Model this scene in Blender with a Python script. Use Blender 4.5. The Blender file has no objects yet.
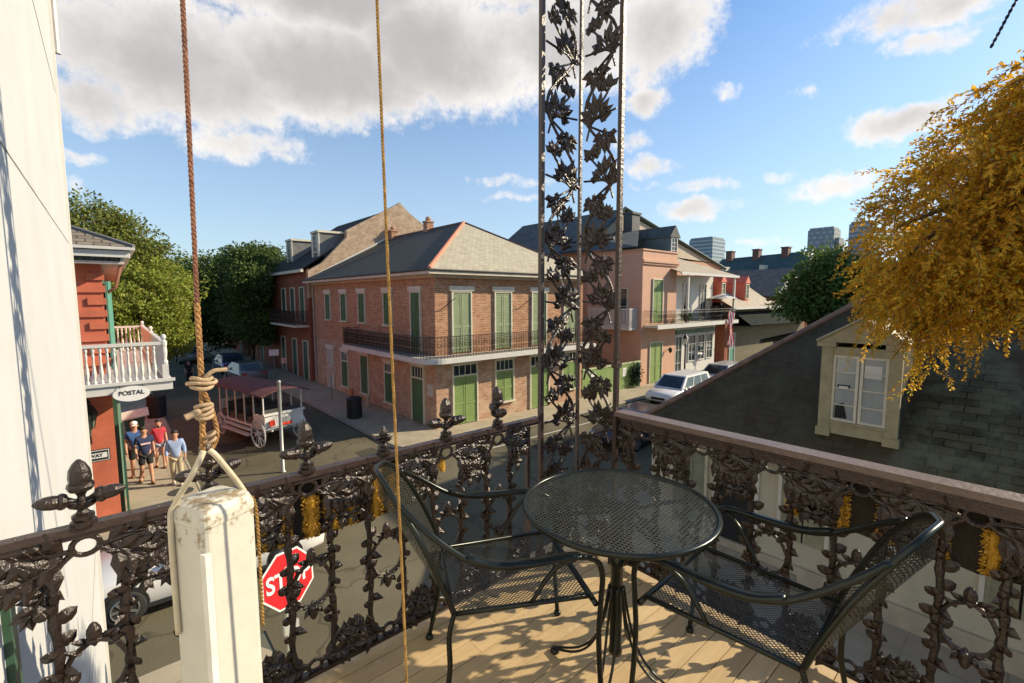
import bpy, math, random
from mathutils import Vector, Matrix
R = math.radians; PI = math.pi
rnd = random.Random(7)
sc = bpy.context.scene
C = sc.collection

# ------------------------------------------------------------------ helpers
def V(*a): return Vector(a)

class MB:
    def __init__(s): s.v = []; s.f = []; s.m = Matrix.Identity(4)
    def add(s, vs, fs):
        b = len(s.v); s.v += [s.m @ Vector(p) for p in vs]; s.f += [tuple(i + b for i in f) for f in fs]
    def box(s, x0, y0, z0, x1, y1, z1):
        s.add([(x0,y0,z0),(x1,y0,z0),(x1,y1,z0),(x0,y1,z0),(x0,y0,z1),(x1,y0,z1),(x1,y1,z1),(x0,y1,z1)],
              [(0,3,2,1),(4,5,6,7),(0,1,5,4),(1,2,6,5),(2,3,7,6),(3,0,4,7)]); return s
    def cbox(s, c, sz, rz=0, rx=0, ry=0):
        m = s.m; s.m = m @ Matrix.Translation(c) @ Matrix.Rotation(rz,4,'Z') @ Matrix.Rotation(rx,4,'X') @ Matrix.Rotation(ry,4,'Y')
        a,b,c_ = sz[0]/2, sz[1]/2, sz[2]/2; s.box(-a,-b,-c_,a,b,c_); s.m = m; return s
    def tube(s, pts, r, n=6, flat=1.0, caps=True, closed=False):
        pts = [Vector(p) for p in pts]; k = len(pts)
        rs = r if isinstance(r,(list,tuple)) else [r]*k
        vs = []; up0 = None
        for i,p in enumerate(pts):
            if closed: t = pts[(i+1)%k]-pts[i-1]
            else: t = pts[min(i+1,k-1)]-pts[max(i-1,0)]
            if t.length < 1e-9: t = V(0,0,1)
            t.normalize()
            if up0 is None:
                up0 = V(0,0,1) if abs(t.z) < .9 else V(0,1,0)
            a = t.cross(up0)
            if a.length < 1e-4: a = t.cross(V(1,.3,.1))
            a.normalize(); b = a.cross(t); b.normalize(); up0 = b
            for j in range(n):
                q = 2*PI*j/n
                vs.append(p + a*math.cos(q)*rs[i] + b*math.sin(q)*rs[i]*flat)
        fs = []
        for i in range(k if closed else k-1):
            i2 = (i+1)%k
            for j in range(n):
                fs.append((i*n+j, i*n+(j+1)%n, i2*n+(j+1)%n, i2*n+j))
        if caps and not closed:
            fs.append(tuple(range(n))[::-1]); fs.append(tuple((k-1)*n+j for j in range(n)))
        s.add(vs, fs); return s
    def lathe(s, prof, c=(0,0,0), n=12, rot=None):
        m = s.m; s.m = m @ Matrix.Translation(c) @ (rot if rot else Matrix.Identity(4))
        vs = []; fs = []
        for (r,z) in prof:
            for j in range(n): vs.append((r*math.cos(2*PI*j/n), r*math.sin(2*PI*j/n), z))
        for i in range(len(prof)-1):
            for j in range(n): fs.append((i*n+j, i*n+(j+1)%n, (i+1)*n+(j+1)%n, (i+1)*n+j))
        fs.append(tuple(range(n))[::-1]); fs.append(tuple((len(prof)-1)*n+j for j in range(n)))
        s.add(vs, fs); s.m = m; return s
    def spin(s, p, d, L, w, t, nrm=V(0,-1,0), hook=0.0):
        """pointed lobe with a raised midrib"""
        p = Vector(p); d = Vector(d).normalized(); sd = d.cross(nrm).normalized()
        a = p + d*L*.42
        e = p + d*L + sd*hook*L
        vs = [p - sd*w*.18, p + sd*w*.18, a + sd*w*.5, e, a - sd*w*.5, a + nrm*t, a - nrm*t, p+d*L*.12+nrm*t*.6, p+d*L*.12-nrm*t*.6]
        s.add(vs, [(1,2,5,7),(2,3,5),(3,4,5),(4,0,7,5),(0,1,7),(2,1,8,6),(3,2,6),(4,3,6),(0,4,6,8),(1,0,8)]); return s
    def pad(s, p, d, L, w, t, nrm=V(0,-1,0)):
        """small rounded leaf with a raised centre"""
        p = Vector(p); d = Vector(d).normalized(); sd = d.cross(nrm).normalized(); nn = sd.cross(d)
        R_ = [(0,.12),(.22,.42),(.5,.5),(.78,.36),(1.0,.0),(.78,-.36),(.5,-.5),(.22,-.42),(0,-.12)]
        vs = [p+d*L*a+sd*w*b for a,b in R_]+[p+d*L*.5+nn*t, p+d*L*.5-nn*t]; n = len(R_)
        s.add(vs, [(i,(i+1)%n,n) for i in range(n)]+[((i+1)%n,i,n+1) for i in range(n)]); return s
    def prism(s, poly, y0, y1):
        """polygon in x,z extruded along y"""
        n = len(poly)
        vs = [(x,y0,z) for x,z in poly] + [(x,y1,z) for x,z in poly]
        fs = [tuple(range(n)), tuple(range(2*n-1,n-1,-1))] + [((i+1)%n, i, i+n, (i+1)%n+n) for i in range(n)]
        s.add(vs, fs); return s
    def flat(s, poly, z0, z1):
        n = len(poly)
        vs = [(x,y,z0) for x,y in poly] + [(x,y,z1) for x,y in poly]
        fs = [tuple(range(n))[::-1], tuple(range(n,2*n))] + [(i,(i+1)%n,(i+1)%n+n,i+n) for i in range(n)]
        s.add(vs, fs); return s
    def build(s, name, mat, parent=None, smooth=False, local=False, uv=None):
        me = bpy.data.meshes.new(name)
        off = Vector((0,0,0))
        if parent is not None and not local:
            p = parent
            while p is not None: off = off + p.location; p = p.parent
        me.from_pydata([tuple(p - off) for p in s.v], [], s.f)
        if smooth:
            me.polygons.foreach_set('use_smooth', [True]*len(me.polygons))
        me.materials.append(mat)
        if uv:
            l = me.uv_layers.new(name='UVMap')
            for lp in me.loops: l.data[lp.index].uv = uv[lp.vertex_index]
        me.update()
        o = bpy.data.objects.new(name, me); C.objects.link(o)
        if parent is not None: o.parent = parent
        return o

def tag(o, label=None, cat=None, group=None, kind=None):
    if label: o['label'] = label
    if cat: o['category'] = cat
    if group: o['group'] = group
    if kind: o['kind'] = kind
    return o
def thing(name, label, cat, loc=(0,0,0), rz=0, group=None):
    o = bpy.data.objects.new(name, None); C.objects.link(o); o.empty_display_size = .2
    o.location = loc; o.rotation_euler = (0,0,rz); return tag(o, label, cat, group)
KIDS = {}
def dup(root, loc, rz=None, label=None, group=None):
    def cp(o, par):
        c = o.copy(); C.objects.link(c); c.parent = par
        for ch in [x for x in allo if x.parent == o]: cp(ch, c)
        return c
    allo = list(C.objects)
    r = cp(root, None); r.location = loc
    if rz is not None: r.rotation_euler = (0,0,rz)
    if label: r['label'] = label
    if group: r['group'] = group
    return r
def cr(P, k=6):
    """catmull-rom through points"""
    P = [Vector(p) for p in P]; out = []
    for i in range(len(P)-1):
        a = P[max(i-1,0)]; b = P[i]; c = P[i+1]; d = P[min(i+2,len(P)-1)]
        for j in range(k):
            t = j/k
            out.append(.5*((2*b)+(c-a)*t+(2*a-5*b+4*c-d)*t*t+(3*b-a-3*c+d)*t**3))
    out.append(P[-1]); return out

# ------------------------------------------------------------------ materials
def base_mat(name):
    m = bpy.data.materials.new(name); m.use_nodes = True
    nt = m.node_tree; b = nt.nodes['Principled BSDF']; return m, nt, b
def N(nt, t, **kw):
    n = nt.nodes.new(t)
    for k,v in kw.items(): setattr(n, k, v)
    return n
def mathn(nt, op, a, b=None, c=None, clamp=False):
    n = N(nt, 'ShaderNodeMath', operation=op); n.use_clamp = clamp
    for i,x in enumerate((a,b,c)):
        if x is None: continue
        if isinstance(x,(int,float)): n.inputs[i].default_value = x
        else: nt.links.new(x, n.inputs[i])
    return n.outputs[0]
def mixc(nt, fac, a, b, mode='MIX'):
    n = N(nt, 'ShaderNodeMix', data_type='RGBA', blend_type=mode)
    for s_,x in ((n.inputs[0],fac),(n.inputs[6],a),(n.inputs[7],b)):
        if isinstance(x,(int,float)): s_.default_value = x
        elif isinstance(x,(tuple,list)): s_.default_value = (*x[:3],1)
        else: nt.links.new(x, s_)
    return n.outputs[2]
def noise(nt, scale, detail=4, vec=None, rough=.55):
    n = N(nt, 'ShaderNodeTexNoise'); n.inputs['Scale'].default_value = scale; n.inputs['Detail'].default_value = detail
    n.inputs['Roughness'].default_value = rough
    if vec is not None: nt.links.new(vec, n.inputs['Vector'])
    return n.outputs['Fac']
def ramp(nt, f, a, b, sm=False):
    n = N(nt, 'ShaderNodeMapRange'); n.clamp = True; nt.links.new(f, n.inputs[0])
    n.inputs[1].default_value = a; n.inputs[2].default_value = b
    if sm: n.interpolation_type = 'SMOOTHSTEP'
    return n.outputs[0]
def bump(nt, b, h, strength=.3, dist=.01):
    n = N(nt, 'ShaderNodeBump'); n.inputs['Strength'].default_value = strength; n.inputs['Distance'].default_value = dist
    nt.links.new(h, n.inputs['Height']); nt.links.new(n.outputs[0], b.inputs['Normal'])
def obj(nt): return N(nt, 'ShaderNodeTexCoord').outputs['Object']

def M(name, col, rough=.6, metal=0., var=.2, scale=3., bmp=0., bscale=40., spot=None, spotamt=(.55,.7), spotscale=6., coat=0, spec=.5):
    m, nt, b = base_mat(name)
    co = obj(nt); n = noise(nt, scale, 6, co)
    f = ramp(nt, n, .3, .7)
    c = mixc(nt, f, [x*(1-var) for x in col], [min(1,x*(1+var)) for x in col])
    if spot:
        s_ = ramp(nt, noise(nt, spotscale, 8, co, .7), *spotamt); c = mixc(nt, s_, c, spot)
    nt.links.new(c, b.inputs['Base Color'])
    b.inputs['Roughness'].default_value = rough; b.inputs['Metallic'].default_value = metal
    b.inputs['Specular IOR Level'].default_value = spec
    if coat: b.inputs['Coat Weight'].default_value = coat; b.inputs['Coat Roughness'].default_value = .08
    if bmp: bump(nt, b, noise(nt, bscale, 5, co), bmp, .02)
    return m

def brickmat(name, c1, c2, mortar, pale=None, palescale=.8, palerange=(.45,.65), w=.22, h=.075, ms=.012, uvx=(1,1,0), vz=1.0, rough=.85, bmp=.4, mb=.1):
    m, nt, b = base_mat(name)
    co = obj(nt); s_ = N(nt,'ShaderNodeSeparateXYZ'); nt.links.new(co, s_.inputs[0])
    u = mathn(nt,'ADD', mathn(nt,'MULTIPLY',s_.outputs[0],float(uvx[0])), mathn(nt,'MULTIPLY',s_.outputs[1],float(uvx[1])))
    v = mathn(nt,'MULTIPLY', s_.outputs[2], vz)
    cb = N(nt,'ShaderNodeCombineXYZ'); nt.links.new(u, cb.inputs[0]); nt.links.new(v, cb.inputs[1])
    bt = N(nt,'ShaderNodeTexBrick'); nt.links.new(cb.outputs[0], bt.inputs['Vector'])
    bt.inputs['Color1'].default_value = (*c1,1); bt.inputs['Color2'].default_value = (*c2,1); bt.inputs['Mortar'].default_value = (*mortar,1)
    bt.inputs['Scale'].default_value = 1; bt.inputs['Brick Width'].default_value = w; bt.inputs['Row Height'].default_value = h
    bt.inputs['Mortar Size'].default_value = ms; bt.inputs['Mortar Smooth'].default_value = mb; bt.inputs['Bias'].default_value = 0
    c = bt.outputs['Color']
    if pale:
        f = ramp(nt, noise(nt, palescale, 8, co, .65), *palerange); c = mixc(nt, mathn(nt,'MULTIPLY',f,.75), c, pale)
    f2 = ramp(nt, noise(nt, 2.3, 6, co), .3, .75); c = mixc(nt, f2, c, mixc(nt, 1.0, c, (.78,.76,.74), 'MULTIPLY'))
    nt.links.new(c, b.inputs['Base Color']); b.inputs['Roughness'].default_value = rough
    b.inputs['Specular IOR Level'].default_value = .2
    bump(nt, b, mathn(nt,'SUBTRACT',1.0,bt.outputs['Fac']), bmp, .01)
    return m

def leafmat(name, a, b_, rough=.6, trans=.25, dead=None, sc_=.6):
    m, nt, b = base_mat(name)
    g = N(nt,'ShaderNodeNewGeometry'); co = obj(nt)
    f = mathn(nt,'ADD', mathn(nt,'MULTIPLY',g.outputs['Random Per Island'],.6), mathn(nt,'MULTIPLY',ramp(nt,noise(nt,sc_,4,co),.35,.65),.4))
    c = mixc(nt, f, a, b_)
    if dead: c = mixc(nt, ramp(nt,g.outputs['Random Per Island'],.86,.94), c, dead)
    nt.links.new(c, b.inputs['Base Color']); b.inputs['Roughness'].default_value = rough
    b.inputs['Specular IOR Level'].default_value = .3
    tr = N(nt,'ShaderNodeBsdfTranslucent'); nt.links.new(c, tr.inputs[0])
    mx = N(nt,'ShaderNodeMixShader'); mx.inputs[0].default_value = trans
    nt.links.new(b.outputs[0], mx.inputs[1]); nt.links.new(tr.outputs[0], mx.inputs[2])
    nt.links.new(mx.outputs[0], nt.nodes['Material Output'].inputs[0])
    return m

def glassmat(name, col=(.02,.03,.035), rough=.08):
    m, nt, b = base_mat(name)
    c = mixc(nt, ramp(nt, noise(nt,1.3,3,obj(nt)),.4,.6), col, [x*2.2 for x in col])
    nt.links.new(c, b.inputs['Base Color']); b.inputs['Roughness'].default_value = rough; b.inputs['Specular IOR Level'].default_value = .6
    return m

def meshmat(name, col, fu, fv, solid=.38):
    """woven wire: holes are transparent, by UV"""
    m, nt, b = base_mat(name)
    uv = N(nt,'ShaderNodeTexCoord').outputs['UV']; s_ = N(nt,'ShaderNodeSeparateXYZ'); nt.links.new(uv, s_.inputs[0])
    u = mathn(nt,'MULTIPLY',s_.outputs[0],fu); v = mathn(nt,'MULTIPLY',s_.outputs[1],fv)
    a = mathn(nt,'FRACT', mathn(nt,'ADD',u,v)); c = mathn(nt,'FRACT', mathn(nt,'ADD',mathn(nt,'SUBTRACT',u,v),500.0))
    w = mathn(nt,'MAXIMUM', mathn(nt,'LESS_THAN',a,solid), mathn(nt,'LESS_THAN',c,solid))
    b.inputs['Base Color'].default_value = (*col,1); b.inputs['Roughness'].default_value = .35; b.inputs['Metallic'].default_value = .6
    t = N(nt,'ShaderNodeBsdfTransparent'); mx = N(nt,'ShaderNodeMixShader')
    nt.links.new(w, mx.inputs[0]); nt.links.new(t.outputs[0], mx.inputs[1]); nt.links.new(b.outputs[0], mx.inputs[2])
    nt.links.new(mx.outputs[0], nt.nodes['Material Output'].inputs[0])
    return m

IRON = M('cast_iron', (.024,.015,.012), .27, .3, .35, 30, .35, 90, spot=(.05,.024,.016), spotamt=(.6,.75), spotscale=18, spec=.7)
RAILP = M('rail_paint', (.038,.023,.020), .38, .0, .22, 10, .3, 60, spot=(.17,.13,.11), spotamt=(.62,.75), spotscale=25)
CAPTOP = M('cap_paint', (.13,.092,.08), .45, 0, .18, 5, .25, 50, spot=(.26,.20,.17), spotamt=(.6,.75), spotscale=30)
BLACKIRON = M('black_iron', (.012,.012,.012), .5, .2, .2, 20)
CHAIRM = M('chair_frame', (.014,.018,.015), .28, .55, .2, 30, spec=.6)
TABLEM = M('table_wire', (.07,.075,.065), .33, .55, .2, 40)
WMESH = meshmat('chair_mesh', (.05,.052,.042), 62, 62, .34)
WOODDECK = None
WHITEWALL = M('white_stucco', (.50,.505,.505), .8, 0, .05, 1.6, .12, 25, spot=(.46,.45,.42), spotamt=(.55,.85), spotscale=2.5)
WHITEP = M('white_paint', (.60,.58,.54), .55, 0, .06, 4, .05)
CREAMP = M('cream_paint', (.62,.57,.45), .6, 0, .1, 4, .1)
GRASS = M('light_green_shutter', (.22,.31,.10), .55, 0, .12, 3)
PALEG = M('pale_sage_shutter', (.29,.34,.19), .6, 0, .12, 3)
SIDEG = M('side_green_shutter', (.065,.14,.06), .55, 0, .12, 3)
DKGREEN = M('dark_green_shutter', (.03,.085,.05), .5, 0, .15, 3)
TEALP = M('teal_shutter', (.10,.27,.20), .5, 0, .1, 3)
GLASS = glassmat('window_glass')
DARK = M('dark_opening', (.012,.012,.012), .8)
RUBBER = M('tyre_rubber', (.02,.02,.02), .85, 0, .3, 20)
RIM = M('wheel_rim', (.45,.45,.46), .3, .8, .1, 20)

# ------------------------------------------------------------------ camera and light
EYE = 6.0
yaw, pit, rol = R(48.99), R(5.369), R(-.1186)
f_ = V(math.cos(yaw)*math.cos(pit), math.sin(yaw)*math.cos(pit), -math.sin(pit))
rt = V(math.sin(yaw), -math.cos(yaw), 0); up = rt.cross(f_)
rt, up = math.cos(rol)*rt+math.sin(rol)*up, math.cos(rol)*up-math.sin(rol)*rt
cd = bpy.data.cameras.new('camera'); cam = bpy.data.objects.new('camera', cd); C.objects.link(cam)
cd.sensor_width = 36; cd.lens = 464.43/1024*36; cd.clip_end = 4000; cd.clip_start = .02
cam.matrix_world = Matrix(((rt.x,up.x,-f_.x,0),(rt.y,up.y,-f_.y,0),(rt.z,up.z,-f_.z,EYE),(0,0,0,1)))
sc.camera = cam

SAZ, SEL = R(-26), R(29)
sd = V(math.cos(SAZ)*math.cos(SEL), math.sin(SAZ)*math.cos(SEL), math.sin(SEL))
ld = bpy.data.lights.new('sun','SUN'); lo = bpy.data.objects.new('sun', ld); C.objects.link(lo)
ld.energy = 5.0; ld.angle = R(.5); ld.color = (1,.86,.62)
lo.rotation_euler = (-sd).to_track_quat('-Z','Y').to_euler()

w = bpy.data.worlds.new('World'); sc.world = w; w.use_nodes = True
nt = w.node_tree; bg = nt.nodes['Background']; bg.inputs[1].default_value = .1
sky = N(nt,'ShaderNodeTexSky', sky_type='NISHITA'); sky.sun_disc = False
sky.sun_elevation = SEL; sky.sun_rotation = PI/2 - SAZ; sky.air_density = 1.0; sky.dust_density = .6; sky.ozone_density = 2.0
dirv = N(nt,'ShaderNodeTexCoord').outputs['Generated']
sx = N(nt,'ShaderNodeSeparateXYZ'); nt.links.new(dirv, sx.inputs[0])
az = mathn(nt,'ARCTAN2', sx.outputs[1], sx.outputs[0])
el = mathn(nt,'ARCSINE', sx.outputs[2])
def px_dir(x, y):
    d = f_*464.43 + rt*(x-512) - up*(y-341.5); d.normalize(); return d
CL = [(190,70,150,80,1.),(330,75,150,62,1.1),(450,55,130,75,1.1),(560,45,120,60,1.),(655,35,72,62,.9),(650,98,34,22,.6),
      (100,110,55,34,.8),(240,142,75,24,.7),(300,-20,200,60,1.1),(560,-30,190,60,1.1),(100,30,80,60,.8),
      (652,166,34,13,.5),(690,211,50,13,.5),(722,92,16,11,.4),(800,96,18,7,.25),(905,10,120,30,.75),(930,40,60,14,.4),(895,122,58,20,.6),
      (828,188,62,17,.5),(778,176,20,8,.3),(85,156,34,10,.45),(72,182,18,15,.5),(515,182,40,5,.22),(520,198,50,4,.18),(760,240,40,8,.35),(690,186,50,7,.25),(632,140,30,14,.4),(-200,60,300,120,.9),(1300,100,200,90,.8)]
fld = None
nz1 = noise(nt, 5.5, 9, dirv, .62)
wrp = mathn(nt,'MULTIPLY', mathn(nt,'SUBTRACT', noise(nt, 9, 5, dirv), .5), .10)
azw = mathn(nt,'ADD', az, wrp); elw = mathn(nt,'ADD', el, mathn(nt,'MULTIPLY', mathn(nt,'SUBTRACT', noise(nt, 14, 5, dirv), .5), .06))
for (x,y,rx,ry,st) in CL:
    d = px_dir(x,y); a0 = math.atan2(d.y,d.x); e0 = math.asin(d.z)
    dx = px_dir(x+rx*.5,y); dx2 = px_dir(x-rx*.5,y); dy = px_dir(x,y+ry*.5); dy2 = px_dir(x,y-ry*.5)
    ra = abs(math.atan2(dx2.y,dx2.x)-math.atan2(dx.y,dx.x)); re = abs(math.asin(dy2.z)-math.asin(dy.z))
    if ra > PI: ra = 2*PI-ra
    A, E_ = azw, elw
    qa = mathn(nt,'POWER', mathn(nt,'ABSOLUTE', mathn(nt,'MULTIPLY', mathn(nt,'SUBTRACT',A,a0), 1/ra)), 2.0)
    qe = mathn(nt,'POWER', mathn(nt,'ABSOLUTE', mathn(nt,'MULTIPLY', mathn(nt,'SUBTRACT',E_,e0), 1/re)), 2.0)
    g = mathn(nt,'MULTIPLY', mathn(nt,'SUBTRACT',1.0,mathn(nt,'ADD',qa,qe)), st)
    g = mathn(nt,'MAXIMUM', g, -1.0)
    fld = g if fld is None else mathn(nt,'SMOOTH_MAX', fld, g, .12)
nz2 = noise(nt, 16, 8, dirv, .65); nz3 = noise(nt, 48, 6, dirv, .7)
dens = mathn(nt,'ADD', fld, mathn(nt,'ADD', mathn(nt,'MULTIPLY', mathn(nt,'SUBTRACT',nz1,.5), 1.5), mathn(nt,'ADD', mathn(nt,'MULTIPLY', mathn(nt,'SUBTRACT',nz2,.5), 1.0), mathn(nt,'MULTIPLY', mathn(nt,'SUBTRACT',nz3,.5), .9))))
mask = ramp(nt, dens, -.06, .62, True)
thick = ramp(nt, mathn(nt,'ADD', mathn(nt,'ADD', mathn(nt,'MULTIPLY',fld,.85), mathn(nt,'MULTIPLY',mathn(nt,'SUBTRACT',nz1,.5),.9)), mathn(nt,'MULTIPLY', mathn(nt,'SUBTRACT', noise(nt,4,8,dirv,.6), .5), 1.1)), .10, 1.05, True)
ccol = mixc(nt, thick, (7.6,7.3,7.0), (3.9,3.75,3.75))
skyc = mixc(nt, 1.0, sky.outputs[0], (.98,1.20,1.36), 'MULTIPLY')
# pale haze band near the horizon
hz = mathn(nt,'MULTIPLY', mathn(nt,'SUBTRACT',1.0,ramp(nt, el, 0.0, .50)), .62)
skyc = mixc(nt, hz, skyc, (4.6,5.3,5.8))
fin = mixc(nt, mask, skyc, ccol)
nt.links.new(fin, bg.inputs[0])

sc.view_settings.view_transform = 'Standard'; sc.view_settings.look = 'None'; sc.view_settings.gamma = 1
sc.view_settings.exposure = 0.50
sc.cycles.transparent_max_bounces = 16; sc.cycles.max_bounces = 6

# ------------------------------------------------------------------ ground
def asphalt(name, col, patch):
    m, nt, b = base_mat(name); co = obj(nt)
    c = mixc(nt, ramp(nt, noise(nt,.35,6,co),.35,.65), col, patch)
    c = mixc(nt, mathn(nt,'MULTIPLY',ramp(nt, noise(nt,35,3,co),.45,.7),.5), c, [x*.55 for x in col])
    vo = N(nt,'ShaderNodeTexVoronoi', feature='DISTANCE_TO_EDGE'); vo.inputs['Scale'].default_value = .28
    wv = N(nt,'ShaderNodeVectorMath', operation='ADD'); nn = N(nt,'ShaderNodeTexNoise'); nn.inputs['Scale'].default_value = 1.2
    nt.links.new(co, nn.inputs['Vector']); nt.links.new(co, wv.inputs[0]); nt.links.new(nn.outputs['Color'], wv.inputs[1]); nt.links.new(wv.outputs[0], vo.inputs['Vector'])
    cr_ = mathn(nt,'SUBTRACT',1.0,ramp(nt, vo.outputs['Distance'], .002, .012))
    c = mixc(nt, mathn(nt,'MULTIPLY',cr_,.55), c, [x*.35 for x in col])
    nt.links.new(c, b.inputs['Base Color']); b.inputs['Roughness'].default_value = .9; b.inputs['Specular IOR Level'].default_value = .2
    bump(nt, b, noise(nt, 60, 4, co), .3, .01); return m
ASPH = asphalt('street_asphalt', (.105,.092,.056), (.165,.142,.092))
def pavemat():
    m = brickmat('pavement_slabs', (.42,.36,.255), (.39,.335,.235), (.31,.265,.19), pale=(.46,.40,.30), palescale=.5, w=1.2, h=1.2, ms=.015, vz=0, bmp=.3)
    nt = m.node_tree
    bt = [n for n in nt.nodes if n.type == 'TEX_BRICK'][0]
    for l in list(bt.inputs['Vector'].links): nt.links.remove(l)
    co = obj(nt); nt.links.new(co, bt.inputs['Vector']); bt.offset = 0
    return m
PAVE = pavemat()
KERB = M('kerb_stone', (.24,.215,.16), .85, 0, .2, 3, .3, 30)
g = MB(); g.add([(-1500,-1500,-.02),(1500,-1500,-.02),(1500,1500,-.02),(-1500,1500,-.02)],[(0,1,2,3)])
tag(g.build('ground', M('ground_soil',(.11,.11,.08),.9,0,.3,.1)), kind='structure')
g = MB(); g.add([(1.8,-30,.0),(8.3,-30,.0),(8.3,140,.0),(1.8,140,.0)],[(0,1,2,3)])
g.add([(-40,8.9,.0),(1.8,8.9,.0),(1.8,15.0,.0),(-40,15.0,.0)],[(0,1,2,3)]); g.add([(8.3,8.3,.0),(120,8.3,.0),(120,15.4,.0),(8.3,15.4,.0)],[(0,1,2,3)])
tag(g.build('road', ASPH), kind='structure')
def arc(cx, cy, r, a0, a1, n=8): return [(cx+r*math.cos(R(a0+(a1-a0)*i/n)), cy+r*math.sin(R(a0+(a1-a0)*i/n))) for i in range(n+1)]
def pavement(poly):
    n = MB(); n.flat(poly, -.01, .12); tag(n.build('pavement', PAVE), kind='structure')
pavement(arc(10.1,17.2,1.8,180,270)+[(120,15.4),(120,17.7),(10.8,17.7),(10.8,120),(8.3,120)])
pavement([(-40,15.0)]+arc(.6,16.2,1.2,-90,0)+[(1.8,90),(-.1,90),(-.1,15.9),(-40,15.9)])
pavement([(-40,7.2),(.2,7.2),(.2,-10),(1.8,-10)]+arc(.6,7.7,1.2,0,90)+[(-40,8.9)])
pavement([(8.3,-30),(10.45,-30),(10.45,6.5),(120,6.5),(120,8.3)]+arc(9.7,6.9,1.4,90,180))
g = MB()
for poly in (arc(10.1,17.2,1.8,270,180)+[(8.3,60)], [(10.1,15.4),(60,15.4)], [(-40,15.0),(.6,15.0)]+arc(.6,16.2,1.2,-90,0)[1:]+[(1.8,80)]):
    g.tube([(x,y,.05) for x,y in poly], .085, 4)
tag(g.build('kerb', KERB), kind='structure')
g = MB(); g.lathe([(.33,.122),(.33,.13),(.29,.13),(.28,.126),(.0,.126)], (1.35,17.0,0), 24)
tag(g.build('manhole_cover', M('manhole_iron',(.07,.065,.055),.7,.3,.3,20)), 'round dark iron manhole cover set in the sunlit pavement near the red corner', 'manhole cover')
g = MB()
for (x,y,w_,d_) in ((5.2,12.0,2.2,1.1),(3.0,19.5,1.4,2.6),(12.5,12.6,3.0,.9),(6.4,27,1.2,3.0),(-2.5,13.2,2.0,1.0),(6.9,16.6,.9,.9)):
    g.add([(x,y,.004),(x+w_,y+.1,.004),(x+w_-.1,y+d_,.004),(x+.05,y+d_-.12,.004)],[(0,1,2,3)])
tag(g.build('road_patches', asphalt('patched_asphalt', (.060,.054,.036), (.085,.076,.052))), kind='structure')
g = MB(); g.lathe([(.36,.0),(.36,.012),(.31,.012),(.30,.006),(.0,.006)], (4.4,14.3,0), 24)
tag(g.build('manhole_cover', M('road_manhole_iron',(.05,.047,.04),.7,.3,.3,20)), 'round dark iron manhole cover in the open roadway of the crossing', 'manhole cover')
# white line across the road by the parked wagon
g = MB(); g.add([(10.2,14.2,.004),(24,13.95,.004),(24,14.05,.004),(10.2,14.3,.004)],[(0,1,2,3)])
tag(g.build('road_marking', M('worn_white_line',(.45,.43,.38),.8,0,.3,8)), kind='structure')

# ------------------------------------------------------------------ balcony
def deckmat():
    m, nt, b = base_mat('painted_deck_boards'); co = obj(nt)
    g = N(nt,'ShaderNodeNewGeometry')
    mp = N(nt,'ShaderNodeMapping'); mp.inputs['Scale'].default_value = (2,30,30); nt.links.new(co, mp.inputs[0])
    gr = noise(nt, 1.5, 6, mp.outputs[0])
    c = mixc(nt, g.outputs['Random Per Island'], (.46,.325,.165), (.58,.425,.23))
    c = mixc(nt, mathn(nt,'MULTIPLY',ramp(nt,gr,.4,.7),.35), c, (.30,.21,.11))
    c = mixc(nt, mathn(nt,'MULTIPLY',ramp(nt,noise(nt,7,8,co,.7),.6,.7),.55), c, (.66,.56,.42))
    c = mixc(nt, mathn(nt,'MULTIPLY',ramp(nt,noise(nt,3,8,co,.7),.55,.72),.5), c, (.24,.17,.10))
    nt.links.new(c, b.inputs['Base Color']); b.inputs['Roughness'].default_value = .6
    bump(nt, b, gr, .25, .004); return m
DZ = 4.5
g = MB(); y = -2.2; i = 0
while y < 1.86:
    x = -.27 - (i*.37 % 1.1)
    while x < 2.17:
        x2 = min(x+1.6+(i*.53 % .9), 2.17); g.box(max(x,-.275), y+.0015, DZ-.03, x2-.0015, y+.083, DZ); x = x2
    y += .0855; i += 1
tag(g.build('deck', deckmat()), kind='structure')
g = MB(); g.box(-.27,1.77,DZ-.26,2.16,1.862,DZ-.032); g.box(2.08,-2.2,DZ-.26,2.172,1.768,DZ-.032)
for yy in (-1.8,-1.1,-.4,.3,1.0): g.box(-.26,yy,DZ-.2,2.078,yy+.05,DZ-.034)
tag(g.build('deck_frame', RAILP), kind='structure')

def acorn(mb, p, d, s=1.0):
    d = Vector(d).normalized(); rot = V(0,0,1).rotation_difference(d).to_matrix().to_4x4()
    mb.lathe([(.004*s,-.018*s),(.010*s,-.006*s),(.0185*s,-.002*s),(.022*s,.006*s),(.020*s,.013*s),(.0175*s,.0135*s),(.0185*s,.025*s),(.0165*s,.04*s),(.010*s,.053*s),(.003*s,.06*s)], p, 10, rot)
def leafspray(mb, p, ang, s=1.0, n=5, tw=0, r_=rnd):
    """oak spray in the panel plane (x,z) : a rib with paired pointed lobes"""
    d = V(math.cos(ang),0,math.sin(ang)); p = Vector(p)
    L = .115*s
    pts = [p, p+d*L*.5+V(0,-.004,.004), p+d*L]
    mb.tube(pts, [.007*s,.006*s,.004*s], 5)
    for k in range(n):
        t = .18+.75*k/(n-1)
        q = p+d*L*t
        for sg in (-1,1):
            a = ang + sg*(1.05-.5*t) + r_.uniform(-.15,.15)
            mb.spin(q, (math.cos(a), r_.uniform(-.35,.25), math.sin(a)), (.076-.018*t)*s, .040*s, .010, V(0,-1,0), -sg*.12)
    mb.spin(p+d*L*.9, (d.x,-.15,d.z), .06*s, .032*s, .008)
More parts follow.
